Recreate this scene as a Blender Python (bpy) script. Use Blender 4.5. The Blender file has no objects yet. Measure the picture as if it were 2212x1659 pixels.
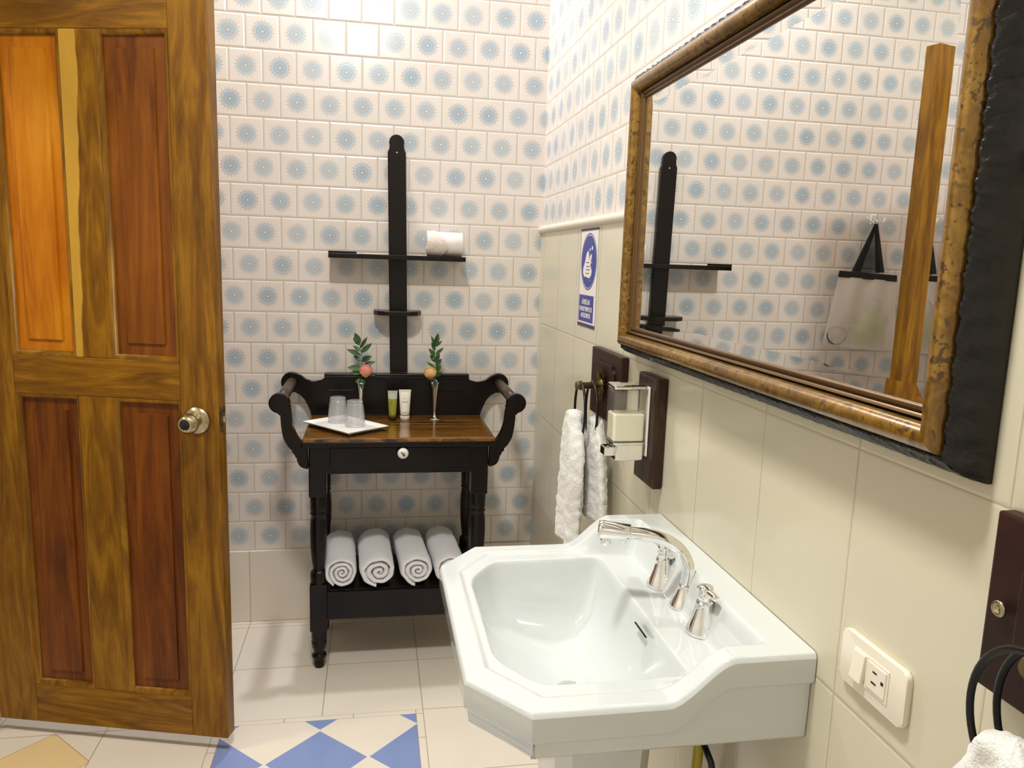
import bpy, bmesh, math, random
from mathutils import Vector, Matrix, noise
from math import sin, cos, pi, sqrt, atan2, radians

random.seed(7)
SC = bpy.context.scene
COL = SC.collection

# ------------------------------------------------------------------ colour
def lin(c):
    c /= 255.0
    return c / 12.92 if c <= 0.04045 else ((c + 0.055) / 1.055) ** 2.4

def rgb(r, g, b):
    return (lin(r), lin(g), lin(b), 1.0)

# ------------------------------------------------------------------ node helper
class X:
    """tiny expression wrapper around float sockets"""
    def __init__(s, nt, v): s.nt, s.v = nt, v
    def _m(s, op, *a, clamp=False):
        n = s.nt.nodes.new('ShaderNodeMath'); n.operation = op; n.use_clamp = clamp
        for i, q in enumerate((s,) + a):
            q = q.v if isinstance(q, X) else q
            if isinstance(q, (int, float)): n.inputs[i].default_value = q
            else: s.nt.links.new(q, n.inputs[i])
        return X(s.nt, n.outputs[0])
    def __add__(s, o): return s._m('ADD', o)
    __radd__ = __add__
    def __sub__(s, o): return s._m('SUBTRACT', o)
    def __rsub__(s, o): return (s * -1) + o
    def __mul__(s, o): return s._m('MULTIPLY', o)
    __rmul__ = __mul__
    def __truediv__(s, o): return s._m('DIVIDE', o)
    def floor(s): return s._m('FLOOR')
    def frac(s): return s._m('FRACT')
    def abs(s): return s._m('ABSOLUTE')
    def gt(s, o): return s._m('GREATER_THAN', o)
    def lt(s, o): return s._m('LESS_THAN', o)
    def mod(s, o): return s._m('FLOORED_MODULO', o)
    def sin(s): return s._m('SINE')
    def sqrt(s): return s._m('SQRT')
    def pow(s, o): return s._m('POWER', o)
    def atan2(s, o): return s._m('ARCTAN2', o)
    def mx(s, o): return s._m('MAXIMUM', o)
    def mn(s, o): return s._m('MINIMUM', o)
    def inv(s): return (s * -1) + 1.0
    def step(s, a, b):
        n = s.nt.nodes.new('ShaderNodeMapRange'); n.interpolation_type = 'SMOOTHSTEP'
        s.nt.links.new(s.v, n.inputs[0])
        n.inputs[1].default_value = a; n.inputs[2].default_value = b
        return X(s.nt, n.outputs[0])

class Mat:
    def __init__(s, name, base=(.8, .8, .8, 1), rough=.5, metal=0., **kw):
        s.m = bpy.data.materials.new(name); s.m.use_nodes = True
        s.nt = s.m.node_tree; s.b = s.nt.nodes['Principled BSDF']
        s.set('Base Color', base); s.set('Roughness', rough); s.set('Metallic', metal)
        for k, v in kw.items(): s.set(k.replace('_', ' '), v)
    def set(s, k, v):
        if isinstance(v, X): v = v.v
        i = s.b.inputs[k]
        if isinstance(v, bpy.types.NodeSocket): s.nt.links.new(v, i)
        else: i.default_value = v
        return s
    def node(s, t, **kw):
        n = s.nt.nodes.new(t)
        for k, v in kw.items(): setattr(n, k, v)
        return n
    def link(s, a, b): s.nt.links.new(a.v if isinstance(a, X) else a, b)
    def coord(s, scale=(1, 1, 1), jitter=False):
        t = s.node('ShaderNodeTexCoord'); mp = s.node('ShaderNodeMapping')
        s.link(t.outputs['Object'], mp.inputs[0]); mp.inputs['Scale'].default_value = scale
        if jitter:
            oi = s.node('ShaderNodeObjectInfo'); mu = s.node('ShaderNodeVectorMath', operation='SCALE')
            mu.inputs[0].default_value = (31, 17, 23); s.link(oi.outputs['Random'], mu.inputs[3])
            s.link(mu.outputs[0], mp.inputs['Location'])
        return mp.outputs[0]
    def noise(s, vec, scale, detail=4, rough=.55, dist=0.):
        n = s.node('ShaderNodeTexNoise'); s.link(vec, n.inputs['Vector'])
        n.inputs['Scale'].default_value = scale; n.inputs['Detail'].default_value = detail
        n.inputs['Roughness'].default_value = rough; n.inputs['Distortion'].default_value = dist
        return X(s.nt, n.outputs[0])
    def ramp(s, fac, stops):
        n = s.node('ShaderNodeValToRGB'); s.link(fac, n.inputs[0]); e = n.color_ramp.elements
        e[0].position, e[0].color = stops[0]; e[1].position, e[1].color = stops[-1]
        for p, c in stops[1:-1]:
            q = e.new(p); q.color = c
        return n.outputs[0]
    def mix(s, f, a, b, mode='MIX'):
        n = s.node('ShaderNodeMix', data_type='RGBA', blend_type=mode)
        f = f.v if isinstance(f, X) else f
        if isinstance(f, (int, float)): n.inputs[0].default_value = f
        else: s.nt.links.new(f, n.inputs[0])
        for v, i in ((a, 6), (b, 7)):
            if isinstance(v, bpy.types.NodeSocket): s.nt.links.new(v, n.inputs[i])
            else: n.inputs[i].default_value = v
        return n.outputs[2]
    def bump(s, h, strength=.3, dist=.001):
        n = s.node('ShaderNodeBump'); s.link(h, n.inputs['Height'])
        n.inputs['Strength'].default_value = strength; n.inputs['Distance'].default_value = dist
        s.link(n.outputs[0], s.b.inputs['Normal']); return s

# ------------------------------------------------------------------ object helpers
def tagset(o, label=None, cat=None, group=None, kind=None):
    if label: o['label'] = label
    if cat: o['category'] = cat
    if group: o['group'] = group
    if kind: o['kind'] = kind
    return o

def thing(name, loc, label=None, cat=None, group=None, kind=None):
    o = bpy.data.objects.new(name, None); COL.objects.link(o)
    o.location = loc; o.empty_display_size = .02
    return tagset(o, label, cat, group, kind)

def wloc(o):
    v = Vector(o.location)
    while o.parent: o = o.parent; v += Vector(o.location)
    return v

class MB:
    """mesh builder in world coordinates"""
    def __init__(s): s.v = []; s.f = []; s.sm = []
    def add(s, verts, faces, smooth=False):
        n = len(s.v); s.v += [Vector(v) for v in verts]
        s.f += [tuple(i + n for i in f) for f in faces]
        s.sm += [smooth] * len(faces); return s
    def box(s, a, b, bev=0., seg=2, M=None, smooth=False):
        bm = bmesh.new(); bmesh.ops.create_cube(bm, size=1)
        c = [(a[i] + b[i]) / 2 for i in range(3)]; d = [abs(b[i] - a[i]) for i in range(3)]
        for v in bm.verts: v.co = Vector((v.co[i] * d[i] + c[i] for i in range(3)))
        if bev: bmesh.ops.bevel(bm, geom=bm.edges[:], offset=bev, segments=seg, affect='EDGES', profile=.5)
        if M is not None: bmesh.ops.transform(bm, matrix=M, verts=bm.verts)
        s.bm(bm, smooth); return s
    def bm(s, bm, smooth=False):
        bm.verts.ensure_lookup_table(); bm.verts.index_update()
        s.add([v.co.copy() for v in bm.verts], [tuple(v.index for v in f.verts) for f in bm.faces], smooth); bm.free()
    def lathe(s, prof, c=(0, 0, 0), seg=32, axis=(0, 0, 1), smooth=True, caps=True, flute=None):
        Q = Vector((0, 0, 1)).rotation_difference(Vector(axis).normalized()); c = Vector(c); V = []; F = []
        for r, z in prof:
            for i in range(seg):
                a = 2 * pi * i / seg; rr = r
                if flute: rr = r * flute(a, z)
                V.append(c + Q @ Vector((rr * cos(a), rr * sin(a), z)))
        n = len(prof)
        for j in range(n - 1):
            for i in range(seg):
                k = (i + 1) % seg
                F.append((j * seg + i, j * seg + k, (j + 1) * seg + k, (j + 1) * seg + i))
        if caps:
            F.append(tuple(range(seg))[::-1]); F.append(tuple((n - 1) * seg + i for i in range(seg)))
        s.add(V, F, smooth); return s
    def tube(s, pts, r, seg=12, closed=False, smooth=True, sq=1.0):
        P = [Vector(p) for p in pts]; n = len(P); rr = r if hasattr(r, '__len__') else [r] * n
        T = []
        for i in range(n):
            a = P[(i - 1) % n] if (closed or i > 0) else P[0]
            b = P[(i + 1) % n] if (closed or i < n - 1) else P[-1]
            T.append((b - a).normalized())
        up = Vector((0, 0, 1)) if abs(T[0].z) < .9 else Vector((1, 0, 0))
        N = (up - T[0] * up.dot(T[0])).normalized(); V = []
        for i in range(n):
            N = (N - T[i] * N.dot(T[i])).normalized(); B = T[i].cross(N)
            for k in range(seg):
                a = 2 * pi * k / seg; V.append(P[i] + (N * cos(a) + B * sin(a) * sq) * rr[i])
        F = []
        m = n if closed else n - 1
        for j in range(m):
            for k in range(seg):
                l = (k + 1) % seg; j2 = (j + 1) % n
                F.append((j * seg + k, j * seg + l, j2 * seg + l, j2 * seg + k))
        if not closed:
            F.append(tuple(range(seg))[::-1]); F.append(tuple((n - 1) * seg + k for k in range(seg)))
        s.add(V, F, smooth); return s
    def prism(s, pts, f0, f1, bev=0., seg=2, smooth=False):
        """outline pts (2-D); f0/f1 map (a,b) to 3-D on either face"""
        bm = bmesh.new()
        A = [bm.verts.new(f0(*p)) for p in pts]; B = [bm.verts.new(f1(*p)) for p in pts]
        n = len(pts); fa = bm.faces.new(A); fb = bm.faces.new(B[::-1])
        for i in range(n): bm.faces.new((A[(i + 1) % n], A[i], B[i], B[(i + 1) % n]))
        if bev:
            ed = list(fa.edges) + list(fb.edges)
            bmesh.ops.bevel(bm, geom=ed, offset=bev, segments=seg, affect='EDGES', profile=.5)
        bmesh.ops.recalc_face_normals(bm, faces=bm.faces)
        s.bm(bm, smooth); return s
    def build(s, name, mat, parent=None, angle=None, fixn=True):
        base = wloc(parent) if parent else Vector((0, 0, 0))
        lo = Vector((min(v[i] for v in s.v) for i in range(3))); hi = Vector((max(v[i] for v in s.v) for i in range(3)))
        c = (lo + hi) / 2
        me = bpy.data.meshes.new(name)
        me.from_pydata([tuple(v - c) for v in s.v], [], s.f)
        me.polygons.foreach_set('use_smooth', s.sm if angle is None else [True] * len(s.f))
        if fixn:
            bm = bmesh.new(); bm.from_mesh(me); bmesh.ops.recalc_face_normals(bm, faces=bm.faces)
            if angle is not None:
                for e in bm.edges:
                    if len(e.link_faces) == 2 and e.calc_face_angle(0) > radians(angle): e.smooth = False
            bm.to_mesh(me); bm.free()
        me.update()
        for m in (mat if isinstance(mat, (list, tuple)) else [mat]): me.materials.append(m.m if isinstance(m, Mat) else m)
        o = bpy.data.objects.new(name, me); COL.objects.link(o)
        o.location = c - base
        if parent: o.parent = parent
        return o

def copy_tree(o, parent=None):
    c = o.copy(); COL.objects.link(c); c.parent = parent
    for ch in [x for x in bpy.data.objects if x.parent == o]: copy_tree(ch, c)
    return c

def arc(cx, cy, r, a0, a1, n):
    return [(cx + r * cos(radians(a0 + (a1 - a0) * i / n)), cy + r * sin(radians(a0 + (a1 - a0) * i / n))) for i in range(n + 1)]

def sstep(a, b, x):
    t = max(0., min(1., (x - a) / (b - a))); return t * t * (3 - 2 * t)

def spline(pts, n=8, closed=False):
    P = [Vector(p) for p in pts]; out = []; m = len(P)
    for i in range(m if closed else m - 1):
        p0 = P[(i - 1) % m] if (closed or i > 0) else P[i]; p1 = P[i]; p2 = P[(i + 1) % m]
        p3 = P[(i + 2) % m] if (closed or i + 2 < m) else p2
        for k in range(n):
            t = k / n
            out.append(0.5 * ((2 * p1) + (p2 - p0) * t + (2 * p0 - 5 * p1 + 4 * p2 - p3) * t * t + (3 * p1 - p0 - 3 * p2 + p3) * t ** 3))
    if not closed: out.append(P[-1])
    return out

# ------------------------------------------------------------------ measured constants
T = .11                 # sun tile pitch
BASEH = .2761           # height of plain skirting course on back wall
ZTRIM = 1.4787
XL, YF, ZC = -1.74, -3.75, 3.0

# ------------------------------------------------------------------ materials
def sun_tile(name, axis, off, z0, sign=1, row_phase=0.):
    m = Mat(name, rough=.22)
    sep = m.node('ShaderNodeSeparateXYZ'); g = m.node('ShaderNodeNewGeometry')
    m.link(g.outputs['Position'], sep.inputs[0])
    h = X(m.nt, sep.outputs[0 if axis == 'x' else 1]) * sign; z = X(m.nt, sep.outputs[2])
    v = (z - z0) / T; row = v.floor()
    # hand laid: rows wander a little
    cw = m.node('ShaderNodeCombineXYZ'); m.link(row, cw.inputs[1])
    wn = m.node('ShaderNodeTexWhiteNoise', noise_dimensions='3D'); m.link(cw.outputs[0], wn.inputs['Vector'])
    rj = (X(m.nt, wn.outputs['Value']) - .5) * .06
    u = (h - off) / T + row.mod(2.) * .5 + row_phase + rj
    col = u.floor(); p = u - col - .5; q = v - row - .5
    cc = m.node('ShaderNodeCombineXYZ'); m.link(col, cc.inputs[0]); m.link(row, cc.inputs[1]); cc.inputs[2].default_value = 3.7
    w2 = m.node('ShaderNodeTexWhiteNoise', noise_dimensions='3D'); m.link(cc.outputs[0], w2.inputs['Vector'])
    rnd = X(m.nt, w2.outputs['Value'])
    sc2 = m.node('ShaderNodeSeparateColor'); m.link(w2.outputs['Color'], sc2.inputs[0])
    r1, r2, r3 = (X(m.nt, sc2.outputs[i]) for i in range(3))
    pp = p + (r1 - .5) * .035; qq = q + (r2 - .5) * .03
    r = (pp * pp + qq * qq).sqrt(); a = pp.atan2(qq)
    t = (a * (18 / pi)).frac()                      # 36 rays
    idx = (a * (18 / pi)).floor().mod(2.)
    tri = (t - .5).abs()
    ln = idx * .05 + .085
    ray = tri.lt(((r - .24) / ln).inv() * .22) * r.gt(.24) * r.lt(.41)
    ring = r.step(.192, .200) * r.step(.236, .246).inv()
    disc = r.step(.192, .200).inv()
    spk = ((a * 28.).sin()).gt(.25) * r.gt(.090) * r.lt(.155)
    line = ((r - .170).abs()).lt(.006)
    dots = ((r - .07).abs()).lt(.012) * ((a * 12.).sin()).gt(.1)
    centre = r.lt(.032)
    lite = spk.mx(line).mx(dots)
    cream = m.mix(r3, rgb(237, 229, 223), rgb(232, 225, 218))
    blob = m.coord(); nz = m.noise(blob, 7., 3)
    cream = m.mix(nz * .35, cream, rgb(230, 220, 211))
    fade = rnd * .34 + .12
    discc = m.mix(lite, rgb(122, 150, 174), rgb(208, 218, 222))
    c = m.mix(ray * (fade.inv()), cream, rgb(68, 100, 134))
    c = m.mix(ring * (fade * .4).inv(), c, rgb(186, 207, 219))
    c = m.mix(disc * fade.inv(), c, discc)
    c = m.mix(centre, c, rgb(232, 232, 228))
    edge = p.abs().mx(q.abs()); jx = edge.step(.484, .494)
    c = m.mix(jx * .75, c, rgb(176, 158, 138))
    m.set('Base Color', c); m.set('Roughness', jx * .5 + .2)
    # bevelled edge and slight lippage between tiles
    hgt = edge.step(.44, .497).inv() + (p * (r1 - .5) + q * (r2 - .5)) * .9 + m.noise(blob, 30., 2) * .12
    m.bump(hgt, .55, .0016)
    return m

def plain_tile(name, ax, pitch, off, z0, zp, c1, c2, g, rough=.18, zlines=True, gw=.0016, cut=None):
    m = Mat(name, rough=rough)
    sep = m.node('ShaderNodeSeparateXYZ'); ge = m.node('ShaderNodeNewGeometry')
    m.link(ge.outputs['Position'], sep.inputs[0])
    h = X(m.nt, sep.outputs[ax[0]]); z = X(m.nt, sep.outputs[ax[1]])
    d1 = ((((h - off) / pitch) + .5).frac() - .5).abs() * pitch
    d2 = ((((z - z0) / zp) + .5).frac() - .5).abs() * zp
    d = d1.mn(d2) if zlines else d1
    if cut is not None: d = d + h.gt(cut)
    j = d.step(gw * .4, gw * 1.1).inv()
    co = m.coord(); n = m.noise(co, 3., 4)
    col = m.mix(n, c1, c2)
    col = m.mix(j * .85, col, g)
    m.set('Base Color', col)
    m.bump(d.step(0., gw * 3) + m.noise(co, 9., 2) * .25, .5, .0012)
    return m

def wood(name, stops, grain=(1, 1, 1), scale=6., rough=.35, coat=.3, dist=1.2, bump=.15, jit=True, w3=.26):
    m = Mat(name, rough=rough, Coat_Weight=coat, Coat_Roughness=.2)
    co = m.coord(grain, jit)
    n1 = m.noise(co, scale, 6, .6, dist); n2 = m.noise(co, scale * 7, 3, .7, .3)
    co2 = m.coord((1, 1, 1), jit); n3 = m.noise(co2, 3.5, 3, .5, .4)
    f = n1 * (.88 - w3) + n2 * .16 + n3 * w3
    m.set('Base Color', m.ramp(f, stops)); m.bump(n2 + n1, bump, .0006)
    if not coat: m.set('Specular IOR Level', .32)
    return m

M = {}
M['sun_back'] = sun_tile('sun_tile_back', 'x', -8.4239 * T, BASEH)
M['sun_right'] = sun_tile('sun_tile_right', 'y', -.10, 1.4810, -1)
# right-wall upper rows use y; joints at y = -.10 - .11k
M['plain_right'] = plain_tile('plain_tile_right', (1, 2), .2405, -1.0157, 1.1369, .3364,
                              rgb(219, 212, 189), rgb(213, 206, 182), rgb(186, 173, 148), cut=-.05)
M['skirt'] = plain_tile('skirting_tile', (0, 2), .30, -1.056, 5., 10., rgb(238, 230, 218), rgb(232, 223, 210), rgb(176, 158, 134), zlines=False)
M['plain_left'] = plain_tile('plain_tile_left', (1, 2), .2405, 0, 1.1369, .3364, rgb(240, 238, 230), rgb(234, 230, 220), rgb(176, 158, 126))
M['ceil'] = Mat('ceiling_paint', rgb(244, 242, 234), .8)
M['trim'] = Mat('trim_glaze', rgb(236, 228, 212), .2)

def floor_mat():
    m = Mat('floor_tile', rough=.16)
    sep = m.node('ShaderNodeSeparateXYZ'); ge = m.node('ShaderNodeNewGeometry')
    m.link(ge.outputs['Position'], sep.inputs[0])
    x = X(m.nt, sep.outputs[0]); y = X(m.nt, sep.outputs[1])
    def gd(v, o, p): return ((((v - o) / p) + .5).frac() - .5).abs() * p
    d = gd(x, -1.056, .30).mn(gd(y, -.3596, .30)).mn((y + .032).abs() + x.lt(-5))
    # inlaid blue and white panel
    inx = x.gt(-1.033) * x.lt(-.478) * y.lt(-.681)
    inb = x.gt(-1.0555) * x.lt(-.457) * y.lt(-.6596)
    lis = inb * inx.inv()
    dl = gd(x, -.864, .2).mx((y + .67).abs() - .012 + 0.) # listel joints along top strip
    dl2 = gd(y, -.80, .2)
    dd = ((x + 1.033).abs()).mn((x + .478).abs()).mn((y + .681).abs())
    side = x.lt(-1.033).mx(x.gt(-.478))
    dj = dl2 * side + gd(x, -.864, .2) * side.inv()
    dlis = dj.mn(dd)
    D = d * inb.inv() + dlis * lis + inx * 1.
    j = D.step(.0006, .0018).inv()
    P = .277
    s1 = (x + .757) / P; s2 = (y + .87) / P
    aa = s1 + s2; bb = s1 - s2                       # rotated checker, cell side 1
    ca = (aa + .5).floor(); cb = (bb + .5).floor()
    # blue where both rotated cell indices have even sum
    blue = (ca + cb).mod(2.).lt(.5)
    ea = ((aa + .5).frac() - .5).abs(); eb = ((bb + .5).frac() - .5).abs()
    e = ea.mx(eb)
    blue = blue * e.lt(.488)
    co = m.coord(); n = m.noise(co, 3., 4)
    base = m.mix(n, rgb(238, 230, 217), rgb(230, 220, 206))
    bl = m.mix(n, rgb(140, 158, 206), rgb(124, 143, 196))
    c = m.mix(inx * blue, base, bl)
    # tan lozenge set in the tile by the doorway
    dx = (x + 1.49).abs() + (y + .80).abs() * .96
    tan = dx.lt(.139)
    c = m.mix(tan, c, rgb(236, 210, 158))
    lz = (dx - .139).abs().step(.0006, .0022).inv() * x.lt(-1.356)
    j = j.mx(lz)
    c = m.mix(j * .85, c, rgb(150, 124, 92))
    m.set('Base Color', c); m.set('Roughness', j * .4 + .14)
    m.bump(D.mn(.006) * 160. + m.noise(co, 10., 2) * .3, .35, .0010)
    return m
M['floor'] = floor_mat()

M['black_wood'] = wood('ebonised_wood', [(.2, rgb(10, 6, 5)), (.55, rgb(17, 9, 7)), (.8, rgb(24, 13, 9))], (1, 1, 1), 9, .26, .0, bump=.05)
M['black_wood'].set('Specular IOR Level', .28)
M['top_wood'] = wood('walnut_top', [(.40, rgb(20, 9, 3)), (.46, rgb(74, 42, 9)), (.505, rgb(130, 86, 22)), (.54, rgb(84, 48, 10)), (.58, rgb(142, 96, 28)), (.64, rgb(40, 18, 5))], (1.0, 22, 1), 2.2, .16, .5, bump=.03, w3=.08)
M['plaque_wood'] = wood('dark_plaque_wood', [(.3, rgb(27, 10, 4)), (.6, rgb(46, 20, 10)), (.8, rgb(76, 38, 22))], (1, .3, 1), 14, .45, .0)
M['plaque_wood'].set('Specular IOR Level', .3)
M['bracket_wood'] = wood('dispenser_wood', [(.3, rgb(20, 9, 5)), (.5, rgb(44, 24, 11)), (.75, rgb(84, 54, 24))], (6, 6, 1), 5, .35, .0)
M['bracket_wood'].set('Specular IOR Level', .35)
DW = [(.30, rgb(62, 34, 1)), (.42, rgb(98, 60, 2)), (.52, rgb(122, 80, 5)), (.62, rgb(146, 102, 16)), (.75, rgb(92, 56, 3))]
M['door_v'] = wood('door_wood_upright', DW, (6, 6, .7), 3.0, .38, .0, 2.2, .22)
M['door_h'] = wood('door_wood_rail', DW, (.8, .8, 7), 3.0, .38, .0, 2.2, .22)
PW = [(.30, rgb(48, 18, 1)), (.44, rgb(86, 40, 3)), (.56, rgb(112, 58, 5)), (.72, rgb(138, 82, 13))]
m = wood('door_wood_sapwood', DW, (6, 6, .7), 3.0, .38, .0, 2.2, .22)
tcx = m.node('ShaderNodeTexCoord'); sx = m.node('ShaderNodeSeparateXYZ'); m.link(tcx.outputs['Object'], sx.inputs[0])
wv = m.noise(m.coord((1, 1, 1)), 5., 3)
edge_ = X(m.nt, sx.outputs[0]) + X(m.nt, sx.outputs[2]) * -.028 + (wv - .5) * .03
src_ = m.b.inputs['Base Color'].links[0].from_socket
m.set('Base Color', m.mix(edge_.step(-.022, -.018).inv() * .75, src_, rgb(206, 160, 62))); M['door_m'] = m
M['door_q'] = wood('door_panel_wood_light', [(.28, rgb(128, 64, 2)), (.42, rgb(166, 92, 4)), (.56, rgb(190, 116, 12)), (.75, rgb(206, 142, 36))], (7, 7, .6), 2.6, .36, .0, 1.8, .2)
M['door_r'] = wood('door_panel_wood_brown', [(.30, rgb(70, 30, 4)), (.45, rgb(106, 56, 9)), (.58, rgb(128, 72, 14)), (.75, rgb(150, 94, 26))], (7, 7, .6), 2.6, .36, .0, 1.8, .2)
M['door_p'] = wood('door_panel_wood', PW, (7, 7, .6), 2.6, .36, .0, 1.8, .2)

M['porcelain'] = Mat('glazed_porcelain', rgb(217, 222, 221), .08, Coat_Weight=.6, Coat_Roughness=.04)
M['chrome'] = Mat('chrome', (.90, .90, .90, 1), .05, 1.)
M['steel'] = Mat('brushed_brass_steel', rgb(176, 164, 132), .25, 1.)
M['silver'] = Mat('silver_plate', rgb(210, 206, 198), .14, 1.)
M['rodwood'] = wood('worn_rod_wood', [(.3, rgb(44, 32, 26)), (.6, rgb(84, 66, 54)), (.8, rgb(120, 100, 84))], (9, 1, 9), 6, .35, .0, bump=.1)
M['blackhole'] = Mat('dark_cavity', rgb(14, 12, 10), .8)
M['white_china'] = Mat('white_china', rgb(240, 238, 232), .15)
M['black_iron'] = Mat('black_iron', rgb(16, 14, 13), .35, .3)
M['mirror'] = Mat('mirror_silver', (.93, .94, .92, 1), .0, 1.)
def thin_glass(name, tint, body, rough=.02):
    m = Mat(name, rough=rough); nt = m.nt
    tr = m.node('ShaderNodeBsdfTransparent'); tr.inputs[0].default_value = tint
    gs = m.node('ShaderNodeBsdfGlossy'); gs.inputs['Roughness'].default_value = rough
    df = m.node('ShaderNodeBsdfDiffuse'); df.inputs[0].default_value = (.9, .9, .9, 1)
    lw = m.node('ShaderNodeLayerWeight'); lw.inputs[0].default_value = .5
    fr = (X(nt, lw.outputs['Facing']).pow(4.) * .85) + .045
    m1 = m.node('ShaderNodeMixShader'); m1.inputs[0].default_value = body
    m2 = m.node('ShaderNodeMixShader')
    m.link(tr.outputs[0], m1.inputs[1]); m.link(df.outputs[0], m1.inputs[2])
    m.link(fr, m2.inputs[0]); m.link(m1.outputs[0], m2.inputs[1]); m.link(gs.outputs[0], m2.inputs[2])
    m.link(m2.outputs[0], nt.nodes['Material Output'].inputs[0]); return m
M['glass'] = thin_glass('clear_glass', (.97, .97, .98, 1), .22)
M['plastic'] = thin_glass('clear_plastic', (.98, .98, .96, 1), .03, .05)
M['soap'] = Mat('cream_soap', rgb(252, 246, 222), .35)
M['green_gel'] = Mat('green_gel', rgb(150, 150, 26), .15, Coat_Weight=.5)
M['tube_clear'] = Mat('frosted_tube', rgb(190, 192, 180), .25)
M['black_plastic'] = Mat('black_plastic', rgb(20, 18, 20), .3)
M['white_plastic'] = Mat('white_plastic', rgb(240, 236, 224), .3)
M['ivory_plastic'] = Mat('ivory_plastic', rgb(244, 236, 218), .25)
M['grey_print'] = Mat('grey_print', rgb(120, 118, 112), .5)
M['paper'] = Mat('toilet_paper', rgb(236, 230, 226), .9)
M['blue_print'] = Mat('sign_blue', rgb(42, 60, 146), .4)
M['navy_edge'] = Mat('sign_edge', rgb(50, 42, 96), .4)
M['sign_white'] = Mat('sign_white', rgb(240, 232, 226), .4)
M['blackfab'] = Mat('black_ribbon', rgb(18, 18, 24), .7)
m = Mat('sheer_bag', rgb(250, 244, 232), .6); m.set('Alpha', .55); M['sheer'] = m
M['greencloth'] = Mat('pale_green_cloth', rgb(190, 206, 84), .8)
M['greycord'] = Mat('grey_cord', rgb(48, 44, 38), .5)
M['yellow_hose'] = Mat('yellow_hose', rgb(190, 170, 50), .4)
M['lampglass'] = Mat('lamp_glass', (1, .96, .9, 1), .3); M['lampglass'].set('Emission Color', (1, .9, .75, 1)); M['lampglass'].set('Emission Strength', 6.)
M['lamp_rim'] = Mat('lamp_rim', rgb(220, 214, 200), .4)

def terry(name, c1, c2, strength=.9, scale=260):
    m = Mat(name, rough=.95, Sheen_Weight=.4)
    co = m.coord(); n = m.noise(co, scale, 3, .7); n2 = m.noise(co, 40., 3)
    m.set('Base Color', m.mix(n2, c1, c2)); m.bump(n + n2 * .8, strength, .003)
    return m
M['terry'] = terry('white_terry', rgb(250, 250, 254), rgb(240, 240, 246))
M['terry2'] = terry('white_terry_hand', rgb(243, 242, 238), rgb(230, 229, 224), 1., 200)

def bronze():
    m = Mat('burl_bronze', rough=.3, metal=.35, Coat_Weight=.5, Coat_Roughness=.12)
    co = m.coord()
    n = m.noise(co, 22., 5, .65, 1.5); n2 = m.noise(co, 90., 3, .6, .5); n3 = m.noise(co, 9., 3)
    c = m.ramp(n * .6 + n3 * .4, [(.3, rgb(74, 46, 5)), (.46, rgb(120, 84, 13)), (.58, rgb(152, 114, 36)), (.75, rgb(122, 94, 54))])
    sp = (n2.step(.52, .60) * n.step(.44, .54)).mx(m.noise(co, 150., 2).step(.62, .67) * n3.step(.45, .6))
    m.set('Base Color', m.mix(sp * .8, c, rgb(52, 28, 8))); m.bump(n2, .12, .001)
    return m
M['bronze'] = bronze()
m = Mat('carved_dark', rough=.38, metal=.2); co = m.coord(); n = m.noise(co, 60., 3)
m.set('Base Color', m.ramp(n, [(.35, rgb(9, 7, 6)), (.65, rgb(26, 20, 15))])); n_ = m.noise(co, 190., 3, .6, 2.); m.bump(n_ + m.noise(co, 70., 2, .5, 3.), .28, .002); m.set('Roughness', .32); M['carved'] = m
M['lip'] = Mat('lip_bronze', rgb(112, 84, 52), .28, .6)
m = Mat('antique_brass', rough=.4, metal=.8); co = m.coord(); n = m.noise(co, 70., 3)
m.set('Base Color', m.ramp(n, [(.35, rgb(60, 46, 22)), (.65, rgb(150, 124, 70))])); M['antique'] = m
m = Mat('ring_rod', rough=.45, metal=.3); m.set('Base Color', rgb(88, 74, 38)); M['rodbronze'] = m

def leafmat():
    m = Mat('leaf_green', rough=.4)
    co = m.coord(); n = m.noise(co, 30., 2)
    m.set('Base Color', m.ramp(n, [(.3, rgb(16, 46, 12)), (.7, rgb(56, 100, 32))])); return m
M['leaf'] = leafmat()
M['stem'] = Mat('stem_green', rgb(60, 92, 40), .5)
def petal(name, a, b, c):
    m = Mat(name, rough=.6, Subsurface_Weight=.1)
    t = m.node('ShaderNodeTexCoord'); s = m.node('ShaderNodeSeparateXYZ'); m.link(t.outputs['Generated'], s.inputs[0])
    n = m.noise(t.outputs['Object'], 60., 2)
    m.set('Base Color', m.ramp(X(m.nt, s.outputs[2]) * .8 + n * .3, [(.15, a), (.5, b), (.9, c)])); return m
M['rose_pink'] = petal('petal_pink', rgb(222, 196, 120), rgb(250, 150, 132), rgb(252, 190, 180))
M['rose_cream'] = petal('petal_cream', rgb(230, 118, 92), rgb(250, 206, 140), rgb(252, 226, 170))

# ------------------------------------------------------------------ the room shell
def quad(name, pts, mat, faces=None, label=None):
    b = MB(); b.add(pts, faces or [(0, 1, 2, 3)])
    o = b.build(name, mat, fixn=False); o['kind'] = 'structure'
    return o

W = .12
def slab(name, a, b, mat):
    o = MB().box(a, b).build(name, mat); o['kind'] = 'structure'; return o
slab('floor', (-3.4, YF - W, -.1), (W, W, 0), M['floor'])
slab('ceiling', (-3.4, YF - W, ZC), (W, W, ZC + .1), M['ceil'])
slab('wall_back', (XL - W, 0, 0), (W, W, ZC), M['sun_back'])
# right wall: plain tiles below the listel, sun tiles above
o = MB().box((0, YF, 0), (W, 0, ZTRIM)).box((0, YF, ZTRIM), (W, 0, ZC)).build('wall_right', [M['plain_right'], M['sun_right']])
o['kind'] = 'structure'
for p in o.data.polygons:
    if p.index >= 6: p.material_index = 1
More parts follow.
